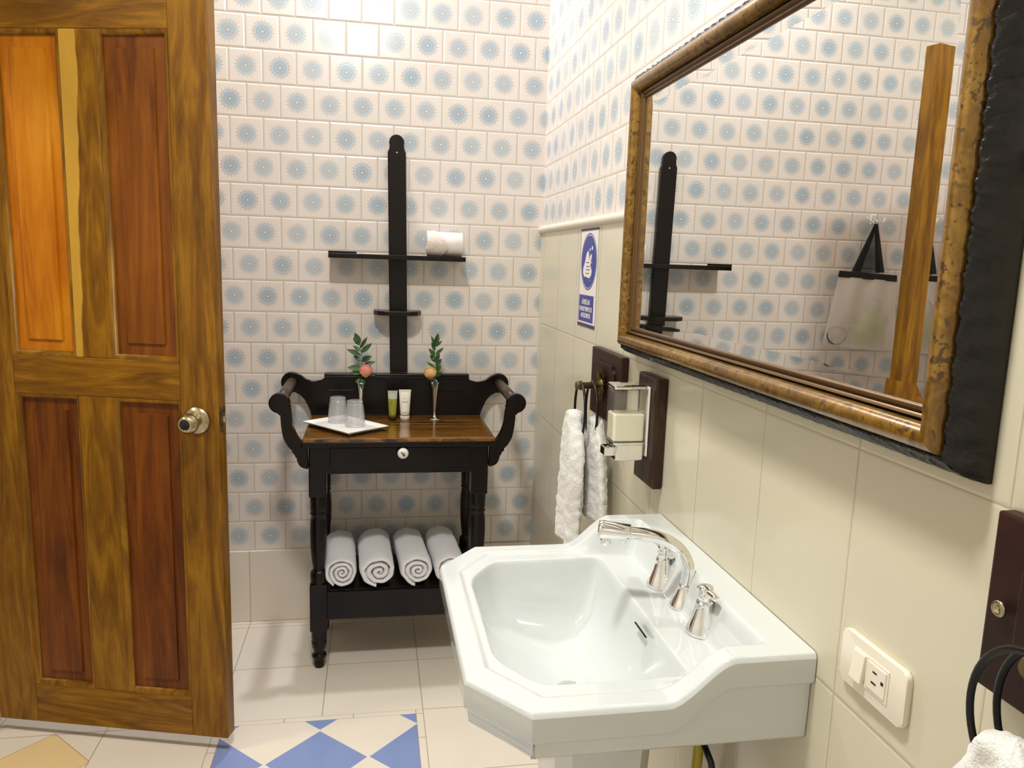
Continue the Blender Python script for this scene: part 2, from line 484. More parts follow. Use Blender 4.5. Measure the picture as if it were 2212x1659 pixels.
# left wall has the doorway (dark hall beyond)
b = MB()
b.box((XL - W, YF, 0), (XL, -1.30, ZC)).box((XL - W, -.58, 0), (XL, 0, ZC)).box((XL - W, -1.30, 2.09), (XL, -.58, ZC))
o = b.build('wall_left', M['plain_left']); o['kind'] = 'structure'
slab('wall_hall', (-3.52, YF - W, 0), (-3.4, W, ZC), M['ceil'])
slab('wall_front', (XL - W, YF - W, 0), (W, YF, ZC), M['plain_left'])
# skirting course on the back wall
b = MB().box((XL, -.010, 0), (0, .0, BASEH), .003)
o = b.build('baseboard_back', M['skirt']); o['kind'] = 'structure'
# listel moulding along right wall
prof = [(0, ZTRIM - .012), (-.006, ZTRIM - .012), (-.011, ZTRIM - .006), (-.013, ZTRIM + .001), (-.011, ZTRIM + .008), (-.006, ZTRIM + .012), (0, ZTRIM + .013)]
V = []; F = []
ys = [0 - .00175 * i for i in range(int(3.7 / .00175))]
for i, y in enumerate(ys):
    tw = 1 + .10 * max(-.3, sin(y * 780)) if i else 1
    for x, z in prof: V.append((x * tw, y, z))
k = len(prof)
for i in range(len(ys) - 1):
    for j in range(k - 1): F.append((i * k + j, i * k + j + 1, (i + 1) * k + j + 1, (i + 1) * k + j))
b = MB(); b.add(V, F, True); b.add([V[j] for j in range(k)], [tuple(range(k))])
o = b.build('trim_1', M['trim'], fixn=True); o['kind'] = 'structure'
# door casing on the left wall
b = MB()
b.box((XL - W - .01, -.640, 0), (XL + .075, -.570, 2.10), .004).box((XL - W - .01, -1.36, 0), (XL + .03, -1.29, 2.10), .004)
b.box((XL - W - .01, -1.36, 2.04), (XL + .03, -.640, 2.10), .004)
o = b.build('trim_2', M['door_v']); o['kind'] = 'structure'

# ------------------------------------------------------------------ door leaf
e = Vector((.9632, -.2688, 0)); nn = Vector((.2688, .9632, 0)); p0 = Vector((-1.000, -.805, 0))
DS = 1.0; ZO = 0.
DTH = .042
def dp(s, t, z): return p0 + e * (s * DS) + nn * t + Vector((0, 0, z * DS + ZO))     # s<0 towards hinge; t=0 visible face
DR = Matrix(((e.x, nn.x, -.003 * e.x, .003 * e.x), (e.y, nn.y, -.003 * e.y, .003 * e.y), (0, 0, 1, 0), (0, 0, 0, 1)))
DM = Matrix.Translation(p0 + Vector((0, 0, ZO))) @ DR @ Matrix.Diagonal((DS, 1, DS, 1))
door = thing('door_1', dp(-.32, .02, .012), kind='structure')
door['label'] = 'open four-panel wooden door with brass knob on the left'
SL, Z0, Z1 = -.668, .043, 2.003
def dbox(name, s0, s1, z0, z1, mat, t0=0, t1=DTH, bev=.0025):
    return MB().box((s0, t0, z0), (s1, t1, z1), bev, 2, DM).build(name, mat, door)
def st(nm, *a): return dbox(nm, *a)
st('stile', -.100, 0, Z0, Z1, M['door_v']); st('stile', SL, -.554, Z0, Z1, M['door_v'])
st('rail', -.554, -.100, 1.880, Z1, M['door_h']); st('rail', -.554, -.100, .978, 1.080, M['door_h']); st('rail', -.554, -.100, Z0, .157, M['door_h'])
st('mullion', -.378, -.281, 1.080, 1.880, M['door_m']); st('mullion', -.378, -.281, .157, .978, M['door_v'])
def panel(s0, s1, z0, z1, pm='door_p'):
    b = MB(); b.box((s0 - .002, .014, z0 - .002), (s1 + .002, .030, z1 + .002), 0, 1, DM)
    # raised field with sloped margin on both faces
    for t, tt in ((.014, .0088), (.030, .0352)):
        i, w = .040, .0415
        o4 = [(s0 + i, z0 + i), (s1 - i, z0 + i), (s1 - i, z1 - i), (s0 + i, z1 - i)]
        i4 = [(s0 + w, z0 + w), (s1 - w, z0 + w), (s1 - w, z1 - w), (s0 + w, z1 - w)]
        V = [DM @ Vector((a, t, c)) for a, c in o4] + [DM @ Vector((a, tt, c)) for a, c in i4]
        b.add(V, [(0, 1, 5, 4), (1, 2, 6, 5), (2, 3, 7, 6), (3, 0, 4, 7), (4, 5, 6, 7), (0, 1, 2, 3)])
    o = b.build('panel', M[pm], door)
    # sticking (quarter-round) framing the panel
    q = MB(); r = .012
    P = [(0, 0), (.004, .0005), (.008, .003), (.011, .007), (.012, .013)]
    cs = [(s0, z0), (s1, z0), (s1, z1), (s0, z1)]
    for t0, sg in ((.0, 1), (DTH, -1)):
        V = []
        for a, dpth in P:
            for (cs_, cz), (dx, dz) in zip(cs, ((1, 1), (-1, 1), (-1, -1), (1, -1))):
                V.append(DM @ Vector((cs_ + dx * a, t0 + sg * (dpth + .001), cz + dz * a)))
        Fc = []
        for i in range(len(P) - 1):
            for j in range(4): Fc.append((i * 4 + j, i * 4 + (j + 1) % 4, (i + 1) * 4 + (j + 1) % 4, (i + 1) * 4 + j))
        q.add(V, Fc, True)
    q.build('panel_moulding', M['door_v'], door)
for s0, s1 in ((-.554, -.378), (-.281, -.100)):
    panel(s0, s1, 1.080, 1.880, 'door_q' if s0 < -.5 else 'door_r'); panel(s0, s1, .157, .978)
# knob
kc = dp(-.058, 0, .9302)
kn = MB().lathe([(.0, 0), (.036, 0), (.0365, .003), (.034, .007), (.024, .011), (.018, .014), (.0, .014)], kc, 40, -nn, caps=False).build('knob_rose', M['steel'], door)
MB().lathe([(.012, .012), (.012, .022), (.016, .028), (.024, .034), (.027, .042), (.0265, .049), (.021, .058), (.0155, .064), (.014, .064), (.013, .0615), (0, .0615)], kc, 40, -nn, caps=False).build('door_knob', M['steel'], door)
MB().lathe([(0, .0618), (.0125, .0618), (.0125, .0632), (.009, .0645), (.0, .0645)], kc, 24, -nn, caps=False).box((-.001, -.066, -.005), (.001, -.0645, .005), 0, 1, Matrix.Translation(kc) @ DR).build('keyhole', M['blackhole'], door)
MB().box((-.001, .006, .900), (.0016, .036, .965), 0, 1, DM).build('latch_plate', M['antique'], door)
MB().prism([(.0, .014), (.012, .014), (.012, .018), (.0, .031)], lambda a, c: DM @ Vector((a, c, .925)), lambda a, c: DM @ Vector((a, c, .941)), .001).build('latch_bolt', M['steel'], door)
for z in (.28, 1.05, 1.82):
    MB().lathe([(.007, -.045), (.007, .045)], dp(SL - .006, DTH * .5 + .012, z), 16).build('hinge', M['antique'], door)

# ------------------------------------------------------------------ washstand
CX = -.523
ws = thing('washstand', (CX, -.23, 0), 'dark wooden washstand with scrolled arms and brown top, towels on its shelf', 'washstand')
BW = M['black_wood']
TZ = .795
b = MB().box((CX - .305, -.425, TZ - .020), (CX + .305, -.055, TZ), .005, 3)
b.build('tabletop', M['top_wood'], ws)
MB().box((CX - .308, -.428, TZ - .030), (CX + .308, -.055, TZ - .012), .004, 2).build('top_edge_moulding', BW, ws)
b = MB().box((CX - .285, -.398, .672), (CX + .285, -.376, .768), .002)
b.box((CX - .285, -.09, .672), (CX + .285, -.07, .768), .002).box((CX - .285, -.38, .672), (CX - .265, -.08, .768), .002).box((CX + .265, -.38, .672), (CX + .285, -.08, .768), .002)
b.build('apron', BW, ws)
dr = MB().box((CX - .222, -.404, .695), (CX + .222, -.396, .760), .002).build('drawer', BW, ws)
kx, kz = -.5155, .745
MB().lathe([(.006, 0), (.006, .012), (.012, .015), (.0172, .019), (.0178, .024), (.015, .029), (.009, .0315), (0, .032)], (kx, -.403, kz), 32, (0, -1, 0), caps=False).build('drawer_knob', M['white_china'], dr)
b = MB()
for dx, dz, r in ((-.004, .004, .0028), (.004, .001, .0026), (0, -.003, .003), (.005, -.005, .0025), (-.001, .001, .002), (.002, -.0065, .002)):
    b.lathe([(0, 0), (r, 0), (r, .0012), (0, .0012)], (kx + dx, -.4342, kz + dz), 7, (0, -1, 0), caps=False)
b.build('knob_flower_print', Mat('flower_print', rgb(110, 84, 74), .5), dr)

def leg(x, y, zt=.775):
    b = MB(); h = .0275
    def blk(z0, z1): b.box((x - h, y - h, z0), (x + h, y + h, z1), .003, 2)
    blk(.594, zt); blk(.135, .298)
    P = [(.0262, .600), (.0262, .588), (.025, .560), (.0255, .545), (.0225, .540), (.0262, .5355), (.0262, .532), (.0222, .528), (.0255, .51), (.0272, .47), (.0262, .42), (.0225, .375), (.0185, .350), (.0183, .342),
         (.024, .338), (.0265, .332), (.0275, .322), (.0262, .30), (.026, .290)]
    b.lathe(P, (x, y, 0), 28)
    P = [(.0255, .14), (.0250, .112), (.0255, .104), (.0225, .099), (.025, .094), (.0255, .089), (.0235, .073), (.0175, .058), (.0150, .052), (.0225, .047), (.0248, .041), (.0215, .034), (.0172, .030), (.0182, .026), (.0165, .003), (.015, .0), (0, 0)]
    b.lathe(P, (x, y, 0), 28, caps=False)
    return b.build('leg', BW, ws)
for lx in (CX - .2605, CX + .2605):
    leg(lx, -.3645); leg(lx, -.0875)
b = MB().box((CX - .235, -.385, .172), (CX + .235, -.366, .268), .003).box((CX - .235, -.085, .172), (CX + .235, -.068, .268), .003)
b.box((CX - .270, -.34, .172), (CX - .252, -.11, .268), .003).box((CX + .252, -.34, .172), (CX + .270, -.11, .268), .003)
b.build('shelf_rail', BW, ws)
MB().box((CX - .236, -.372, .258), (CX + .236, -.075, .272), .002).build('lower_shelf', BW, ws)

# back board with scrolled ends
L_ = [(-.2561, .9445), (-.2561, .925), (-.268, .9175), (-.290, .9125), (-.308, .9145), (-.322, .924), (-.338, .9375)]
ctr = (-.371, .913); R0 = .0365
half = L_ + arc(ctr[0], ctr[1], R0, 52, 295, 20) + [(-.342, .868), (-.327, .852), (-.314, .833), (-.305, .812), (-.302, TZ - .02)]
out = [(CX + a, c) for a, c in half] + [(CX - a, c) for a, c in half[::-1]]
MB().prism(out, lambda a, c: (a, -.055, c), lambda a, c: (a, -.033, c), .003).build('backboard', BW, ws)
b = MB().box((CX - .258, -.068, .938), (CX + .258, -.032, .948), .003)
b.box((CX - .258, -.066, .930), (CX + .258, -.034, .938), .001)
b.build('backboard_ledge', BW, ws)
for s in (-1, 1):
    xa, xb = sorted((CX + s * .247, CX + s * .149))
    MB().box((xa, -.060, .8835), (xb, -.054, .8885), .0015).build('raised_bead', BW, ws)
# front scroll arms
inner = [(-.8613, .8813), (-.8587, .8481), (-.8516, .8191), (-.8413, .7967), (-.8277, .7786), (-.812, .769)]
outer = [(-.8103, .6948), (-.8273, .6996), (-.838, .709), (-.8425, .721), (-.8451, .7293), (-.8455, .736), (-.8525, .741), (-.8555, .7519), (-.867, .7644), (-.8753, .7768), (-.8835, .7948), (-.889, .8238), (-.8912, .8482), (-.8925, .872)]
inner = [tuple(v) for v in spline([(a, c, 0) for a, c in inner], 5)]; outer2 = [tuple(v) for v in spline([(a, c, 0) for a, c in outer], 4)]
oc = (-.8954, .9045)
ol = [(a[0], a[1]) for a in outer2] + arc(oc[0], oc[1], .0318, 262, -22, 26) + [(a[0], a[1]) for a in inner]
ol = [(a - CX, c) for a, c in ol]
for s in (1, -1):
    pts = [(CX + s * a, c) for a, c in ol]
    MB().prism(pts, lambda a, c: (a, -.418, c), lambda a, c: (a, -.388, c), .004, 3).build('scroll_arm', BW, ws)
    MB().tube([(CX + s * -.371, -.05, .912), (CX + s * -.371, -.40, .908)], .0185, 24).build('towel_rod', M['rodwood'] if 'rodwood' in M else BW, ws)

# things on the washstand -------------------------------------------------
# tray
tc = Vector((-.700, -.277, TZ)); ld = Vector((.64, -.768, 0)).normalized(); sd = Vector((-ld.y, ld.x, 0))
TMx = Matrix.Translation(tc) @ Matrix(((ld.x, sd.x, 0, 0), (ld.y, sd.y, 0, 0), (0, 0, 1, 0), (0, 0, 0, 1)))
tray = thing('tray', tc, 'white rectangular china tray under the two glasses', 'tray')
a, c = .122, .084
def ringr(a, c, z): return [(-a, -c, z), (a, -c, z), (a, c, z), (-a, c, z)]
V = []
for A_, C_, z in ((.085, .050, .0), (.092, .056, .0005), (.119, .081, .0125), (.122, .084, .0165), (.119, .081, .0165), (.098, .062, .0105), (.0, .0, .0100)):
    V += [TMx @ Vector(v) for v in ringr(A_, C_, z)]
F = [(3, 2, 1, 0)]
for i in range(6):
    for j in range(4): F.append((i * 4 + j, i * 4 + (j + 1) % 4, (i + 1) * 4 + (j + 1) % 4, (i + 1) * 4 + j))
b = MB(); b.add(V, F); b.build('tray_dish', M['white_china'], tray)

def tumbler(x, y, z, label):
    t = thing('drinking_glass', (x, y, z), label, 'glass', 'upturned glasses on the tray')
    fl = lambda a, zz: 1 + (.030 * cos(a * 14) if .006 < zz < .07 else 0)
    out_ = [(.0322, 0), (.0326, .003), (.0318, .02), (.0302, .04), (.0280, .062), (.0262, .078), (.0258, .084), (.0250, .0862), (.0, .0862)]
    in_ = [(0, .0755), (.0225, .0755), (.0235, .070), (.0262, .05), (.0283, .03), (.0298, .012), (.0304, 0)]
    b = MB().lathe(out_ + in_ + [(.0322, 0)], (x, y, z), 60, flute=fl, caps=False)
    b.build('glass_body', M['glass'], t); return t
tumbler(-.7270, -.2250, TZ + .0105, 'left upturned clear glass at the back of the white tray')
tumbler(-.6690, -.2880, TZ + .0105, 'right upturned clear glass nearer the front of the white tray')

# toiletry tubes
def tubey(x, y, w, hgt, body, cap, caph, label, name='toiletry_tube'):
    t = thing(name, (x, y, TZ), label, 'tube', 'toiletry tubes on the washstand')
    MB().lathe([(w * .42, 0), (w * .42, caph), (w * .40, caph + .001), (0, caph + .001)], (x, y, TZ), 28).build('cap', cap, t)
    V = []; F = []; n = 28; lev = 8
    for j in range(lev + 1):
        f = j / lev; zz = TZ + caph + .001 + f * (hgt - caph)
        rx = w * (.40 + .12 * f); ry = w * .40 * (1 - f) ** .8 + .0008
        for i in range(n):
            a = 2 * pi * i / n; V.append((x + rx * cos(a), y + ry * sin(a), zz))
    for j in range(lev):
        for i in range(n): F.append((j * n + i, j * n + (i + 1) % n, (j + 1) * n + (i + 1) % n, (j + 1) * n + i))
    F.append(tuple(range(n))[::-1])
    if len(body) == 2:
        k0 = 6; split = k0 * n
        b = MB(); b.add(V[:(k0 + 1) * n], F[:split] + [F[-1]], True); b.build('tube_body', body[0], t)
        b = MB(); b.add(V[k0 * n:], [tuple(q - k0 * n for q in f) for f in F[split:-1]], True)
        b.box((x - w * .525, y - .001, TZ + hgt), (x + w * .525, y + .001, TZ + hgt + .009), .0005); b.build('tube_top', body[1], t)
    else:
        b = MB(); b.add(V, F, True); b.box((x - w * .525, y - .001, TZ + hgt), (x + w * .525, y + .001, TZ + hgt + .008), .0005)
        b.build('tube_body', body[0], t)
    return t
t1 = tubey(-.5430, -.146, .032, .096, (M['green_gel'], M['tube_clear']), M['black_plastic'], .012, 'small green gel tube standing on its black cap on the washstand')
t2 = tubey(-.5000, -.146, .040, .101, (M['white_plastic'],), M['white_plastic'], .016, 'small white tube standing on its cap beside the green tube')
b = MB()
for (dx, z, w) in ((0, .030, .016), (0, .066, .020), (-.001, .078, .004)):
    b = MB()
    yy = -.146 - .040 * .40 * (1 - max(0, (z - .017)) / .085) ** .8 - .0012
    b.box((-.5 + dx - w / 2, yy, TZ + z), (-.5 + dx + w / 2, yy + .0008, TZ + z + .0014))
    b.build('printed_line', M['grey_print'], t2)
b = MB()
for z in (.052, .062, .070):
    b.box((-.543 - .008, -.159, TZ + z), (-.543 - .002, -.1575, TZ + z + .0016)); b.build('printed_line', M['grey_print'], t1); b = MB()

# bud vases
def vase(x, y, label):
    prof = [(0, 0), (.0215, 0), (.022, .0015), (.019, .004), (.010, .0075), (.0055, .012), (.0042, .018), (.0045, .03), (.0058, .055), (.0078, .08), (.0105, .105), (.0135, .125), (.0150, .132),
            (.0142, .132), (.0125, .124), (.0095, .105), (.0068, .08), (.0045, .055), (0, .05)]
    o = MB().lathe(prof, (x, y, TZ), 36, caps=False).build('bud_vase', M['silver'])
    tagset(o, label, 'vase', 'silver bud vases'); return o
vase(-.6515, -.133, 'silver trumpet bud vase holding the pink rose')
vase(-.3946, -.129, 'silver trumpet bud vase holding the pale yellow rose')

def leaf_mesh(b, base, d, up, L, Wd, curl=.15):
    d = Vector(d).normalized(); up = Vector(up); side = d.cross(up).normalized(); nrm = side.cross(d).normalized()
    n = 9; V = []
    for i in range(n + 1):
        f = i / n; w = Wd * .5 * (sin(pi * f ** .85)) ** .9 if 0 < f < 1 else .0006
        p = Vector(base) + d * (L * f) - nrm * (curl * L * f * f)
        V += [p - side * w + nrm * w * .35, p, p + side * w + nrm * w * .35]
    F = []
    for i in range(n):
        for j in range(2): F.append((i * 3 + j, i * 3 + j + 1, (i + 1) * 3 + j + 1, (i + 1) * 3 + j))
    # thickness
    k = len(V); V2 = [v - nrm * .0006 for v in V]
    F2 = [tuple(q + k for q in f[::-1]) for f in F]
    b.add(V + V2, F + F2, True)

def sprig(pts, leaves, label):
    t = thing('leafy_sprig', pts[0], label, 'greenery', 'leafy sprigs in the bud vases')
    P = spline(pts, 6)
    MB().tube(P, [.0016 - .0010 * i / len(P) for i in range(len(P))], 8).build('stem', M['stem'], t)
    b = MB()
    for base, tip, w in leaves:
        base = Vector(base); tip = Vector(tip); d = tip - base
        leaf_mesh(b, base, d, Vector((.15, -1, .45)), d.length, w, .08)
    b.build('leaves', M['leaf'], t); return t
def PX(x, z, y): return (x, y, z)
sprig([PX(-.651, .865, -.133), PX(-.650, .93, -.133), PX(-.647, .99, -.130), PX(-.652, 1.03, -.128), PX(-.658, 1.062, -.127)],
      [((-.658, -.127, 1.058), (-.673, -.126, 1.100), .022), ((-.657, -.127, 1.056), (-.680, -.118, 1.082), .014), ((-.656, -.128, 1.045), (-.631, -.130, 1.086), .013),
       ((-.653, -.128, 1.030), (-.6156, -.130, 1.064), .018), ((-.654, -.128, 1.035), (-.680, -.120, 1.055), .013), ((-.652, -.128, 1.020), (-.700, -.132, 1.043), .018),
       ((-.650, -.129, 1.000), (-.617, -.135, 1.020), .022), ((-.650, -.129, 1.000), (-.678, -.122, 1.020), .014), ((-.648, -.130, .982), (-.602, -.128, 1.001), .016), ((-.648, -.130, .975), (-.698, -.140, .980), .022),
       ((-.649, -.131, .962), (-.690, -.150, .962), .018), ((-.649, -.132, .955), (-.605, -.150, .955), .012), ((-.650, -.132, .94), (-.648, -.160, .908), .020), ((-.650, -.132, .94), (-.672, -.14, .93), .012)],
      'leafy green sprig behind the pink rose in the left vase')
sprig([PX(-.3946, .865, -.129), PX(-.394, .93, -.129), PX(-.392, .99, -.127), PX(-.396, 1.03, -.126), PX(-.392, 1.07, -.125)],
      [((-.394, -.125, 1.062), (-.385, -.126, 1.102), .018), ((-.395, -.125, 1.055), (-.409, -.120, 1.092), .012), ((-.394, -.125, 1.055), (-.372, -.128, 1.076), .011),
       ((-.396, -.126, 1.038), (-.408, -.122, 1.070), .012), ((-.394, -.126, 1.025), (-.366, -.130, 1.052), .012), ((-.396, -.126, 1.020), (-.417, -.128, 1.048), .016),
       ((-.395, -.127, 1.000), (-.380, -.130, 1.030), .018), ((-.395, -.127, 1.000), (-.412, -.118, 1.025), .016), ((-.393, -.128, .985), (-.372, -.130, 1.012), .016), ((-.393, -.128, .975), (-.424, -.135, 1.002), .012),
       ((-.393, -.128, .965), (-.375, -.135, .990), .018), ((-.394, -.128, .95), (-.372, -.14, .965), .016), ((-.394, -.129, .94), (-.428, -.15, .940), .013), ((-.394, -.129, .94), (-.395, -.160, .915), .016)],
      'leafy green sprig behind the pale yellow rose in the right vase')

def rose(c, r, mat, base, label, tilt=(.0, -.25, 1)):
    c = Vector(c); t = thing('rose', base, label, 'flower', 'roses in the bud vases')
    MB().tube(spline([base, ((base[0] + c.x) / 2, (base[1] + c.y) / 2, (base[2] + c.z) / 2 - .005), c - Vector((0, 0, r * .8))], 5), .0013, 8).build('stem', M['stem'], t)
    Q = Vector((0, 0, 1)).rotation_difference(Vector(tilt).normalized())
    b = MB()
    for layer, (n, rr, h, op) in enumerate(((3, .40, 1.05, -.05), (4, .62, 1.1, .02), (5, .84, 1.02, .10), (5, 1.0, .88, .20))):
        for k in range(n):
            a0 = 2 * pi * k / n + layer * .7; span = 2 * pi / n * .85
            nu, nv = 8, 8; V = []; F = []
            for i in range(nu + 1):
                for j in range(nv + 1):
                    u = i / nu * 2 - 1; v = j / nv
                    a = a0 + u * span * (.45 + .55 * sin(pi * min(1, v * .8 + .1)))
                    prof = sin(pi * (.08 + .62 * v)) ** .8
                    rad = r * rr * (prof * .95 + op * v ** 4 - .10 * (1 - u * u) * 0)
                    zz = r * (-.95 + (1.85 * h) * v * (1 - .16 * u * u * v)) + r * .05 * layer * (1 - v)
                    V.append(c + Q @ Vector((rad * cos(a), rad * sin(a), zz)))
            for i in range(nu):
                for j in range(nv):
                    p = i * (nv + 1) + j; F.append((p, p + 1, p + nv + 2, p + nv + 1))
            b.add(V, F, True)
    b.lathe([(0, -.9 * r), (.45 * r, -.6 * r), (.5 * r, 0), (.32 * r, .7 * r), (0, .85 * r)], c, 16, tuple(Q @ Vector((0, 0, 1))), caps=False)
    b.build('bloom', mat, t)
    g = MB()
    for k in range(5):
        a = 2 * pi * k / 5 + .3; d = Vector((cos(a) * .75, sin(a) * .75, .8))
        leaf_mesh(g, c + Q @ Vector((0, 0, -r * .95)), Q @ d, Q @ Vector((cos(a), sin(a), -.6)), r * 1.0, r * .45, -.1)
    g.build('sepals', M['stem'], t); return t
rose((-.6359, -.158, .968), .0225, M['rose_pink'], (-.6515, -.133, .865), 'pink rose in the left silver bud vase')
rose((-.4130, -.152, .961), .0225, M['rose_cream'], (-.3946, -.129, .865), 'pale yellow rose flushed pink in the right silver bud vase', (-.1, -.35, 1))

# rolled towels on the lower shelf ------------------------------------------
def towel_roll(xf, xb, yf, yb, rx, rz, turns, gap, seed, label, phase=0., tuck=.0):
    t = thing('rolled_towel', ((xf + xb) / 2, (yf + yb) / 2, .272), label, 'towel', 'rolled white towels on the lower shelf')
    rnd = random.Random(seed); N = int(34 * turns); th = (1.0 - .10) / turns
    o1 = [rnd.uniform(0, 6) for _ in range(4)]
    inn, oo = [], []
    for i in range(N + 1):
        a = 2 * pi * turns * i / N; r = .10 + th * a / (2 * pi)
        wob = 1 + .030 * sin(3 * a + o1[0]) * min(1, r * 1.3) + .03 * sin(1.3 * a + o1[1]) + .018 * sin(7.3 * a + o1[2])
        if i > N - 14: r -= tuck * (i - N + 14) / 14.
        r0 = (r - th) * wob + gap * .5; r1 = r * wob - gap * .5
        if r0 < .012: r0 = .012
        an = a + phase
        inn.append((r0 * cos(an), r0 * sin(an))); oo.append((r1 * cos(an), r1 * sin(an)))
    ring = oo + inn[::-1]; K = len(ring)
    ymid = [(yf, .86, .0), (yf + .004, .95, .35), (yf + .012, 1., 1.), ] + [(yf + .012 + (yb - yf - .024) * k / 10, 1, 1) for k in range(1, 10)] + [(yb - .012, 1., 1.), (yb - .004, .93, .4), (yb, .84, 0)]
    V = []; F = []
    for (y, sc, rnd_) in ymid:
        f = (y - yf) / (yb - yf); cx = xf + (xb - xf) * f
        for i, (a, c) in enumerate(ring):
            # rounding of the hem: shrink strip thickness near the ends
            if rnd_ < 1:
                j = i if i <= N else 2 * N + 1 - i
                ma = (oo[j][0] + inn[j][0]) / 2; mc = (oo[j][1] + inn[j][1]) / 2
                q = .45 + .55 * rnd_
                a = ma + (a - ma) * q; c = mc + (c - mc) * q
            z = .272 + rz + c * rz
            a2 = a
            if c < -.55: z = max(z, .2725)
            nz = noise.noise(Vector((a * 3, y * 22, c * 3 + seed))) * .0022
            V.append((cx + a2 * rx + nz, y, z + nz * (1 if z > .28 else 0)))
    m_ = len(ymid)
    for j in range(m_ - 1):
        for i in range(K):
            k = (i + 1) % K; F.append((j * K + i, j * K + k, (j + 1) * K + k, (j + 1) * K + i))
    for j in (0, m_ - 1):
        for i in range(N):
            F.append((j * K + i, j * K + i + 1, j * K + 2 * N + 1 - i - 1, j * K + 2 * N + 1 - i))
    b = MB(); b.add(V, F, True); b.build('rolled_cloth', M['terry'], t)
    # woven border band near the far end
    V = []; F = []; n = 40
    yb1 = yb - .085
    for y in (yb1, yb1 + .007):
        f = (y - yf) / (yb - yf); cx = xf + (xb - xf) * f
        for i in range(n + 1):
            a = pi * (.05 + .9 * i / n)
            V.append((cx + rx * 1.015 * cos(a), y + .012 * cos(a), .272 + rz + rz * 1.02 * sin(a)))
    for i in range(n): F.append((i, i + 1, n + 2 + i, n + 1 + i))
    return t
towel_roll(-.708, -.722, -.384, -.095, .0590, .0590, 3.6, .013, 1, 'rolled white towel, first from the left by the washstand leg', .35, .04)
towel_roll(-.587, -.600, -.388, -.09, .0680, .0600, 3.0, .036, 2, 'rolled white towel with a loose gap in its coil, second from the left', -1.75, .02)
towel_roll(-.459, -.480, -.382, -.085, .0625, .0580, 3.3, .014, 3, 'rolled white towel, third from the left', 2.65, .0)
towel_roll(-.345, -.362, -.386, -.08, .0610, .0600, 3.3, .014, 4, 'rolled white towel at the right end of the shelf, half hidden by the sink', 2.6, .0)

# ------------------------------------------------------------------ wall shelf rack behind the washstand
rk = thing('wall_shelf', (-.525, -.01, .955), 'tall dark wooden wall post with two small cross shelves above the washstand', 'shelf')
H = [(-.0315, .949), (-.0315, 1.7235), (-.0245, 1.7395), (-.0222, 1.745)]
cap = arc(0, 1.758, .0262, 202, -22, 18)
def px_(z): return -.5185 - .014 * (z - .95) / .77
hl = H + [(a, c) for a, c in cap] + [(-a, c) for a, c in H[::-1]]
MB().prism(hl, lambda a, c: (px_(c) + a, -.022, c), lambda a, c: (px_(c) + a, -.001, c), .003).build('post', BW, rk)
MB().lathe([(0, 0), (.0035, 0), (.0035, .002), (0, .003)], (px_(1.725), -.022, 1.722), 12, (0, -1, 0), caps=False).build('screw', M['steel'], rk)
b = MB().box((-.7625, -.122, 1.353), (-.2935, -.001, 1.369), .0015)
o = b.build('shelf_board', BW, rk)
MB().box((-.7625, -.122, 1.3692), (-.668, -.112, 1.3765), .001).build('raised_lip', BW, rk)
pts = [(-.526 + .0835, -.001), (-.526 + .0835, -.055), (-.526 + .070, -.085), (-.526 + .045, -.105), (-.526 - .045, -.105), (-.526 - .070, -.085), (-.526 - .0835, -.055), (-.526 - .0835, -.001)]
MB().prism(pts, lambda a, c: (a, c, 1.159), lambda a, c: (a, c, 1.174), .0015).build('shelf_board', BW, rk)

# toilet paper roll on upper shelf
tp = thing('toilet_paper_roll', (-.363, -.065, 1.3695), 'toilet paper roll with folded point on the right end of the upper cross shelf', 'toilet paper')
R1, xA, xB = .0425, -.4265, -.302
ctr = (-.067, 1.3695 + R1)
b = MB(); b.lathe([(.018, 0), (R1 - .002, 0), (R1, .002), (R1, xB - xA - .002), (R1 - .002, xB - xA), (.018, xB - xA), (.018, 0)], (xA, ctr[0], ctr[1]), 48, (1, 0, 0), caps=False)
b.build('paper_roll', M['paper'], tp)
V = []; F = []
nx, nz = 14, 12
for j in range(nz + 1):
    ang = radians(100 + (262 - 100) * j / nz) # from over the top round the front
    for i in range(nx + 1):
        f = i / nx; v = j / nz
        tipx = -.352 - abs(v - .55) * .085
        x = xA - .0005 + (tipx - xA) * f
        rr = R1 + .0022 + .004 * f * (1 - abs(v - .55)) + .0022 * noise.noise(Vector((x * 140, ang * 9, 1)))
        V.append((x, ctr[0] + rr * cos(ang), ctr[1] + rr * sin(ang)))
for j in range(nz):
    for i in range(nx):
        p = j * (nx + 1) + i; F.append((p, p + 1, p + nx + 2, p + nx + 1))
k = len(V); V2 = [(x, y + .0009, z) for x, y, z in V]
b = MB(); b.add(V + V2, F + [tuple(q + k for q in f[::-1]) for f in F], True)
m = Mat('embossed_paper', rgb(226, 212, 204), .9); m.bump(m.noise(m.coord(), 160., 2), .8, .003); b.build('folded_sheet', m, tp)

# ------------------------------------------------------------------ mirror
GY0, GY1, GZ0, GZ1 = -2.125, -1.170, 1.222, 1.718      # sight size
mir = thing('wall_mirror', (-.02, (GY0 + GY1) / 2, GZ0 - .06), 'large wall mirror with bronze burl frame and dark carved outer edge', 'mirror')
GX = -.030; bw_ = .0185; tl = math.tan(radians(2.1)) * bw_
V = []
for ii, xx in ((0, GX - tl), (bw_, GX)):
    V += [(xx, GY0 + ii, GZ0 + ii), (xx, GY1 - ii, GZ0 + ii), (xx, GY1 - ii, GZ1 - ii), (xx, GY0 + ii, GZ1 - ii)]
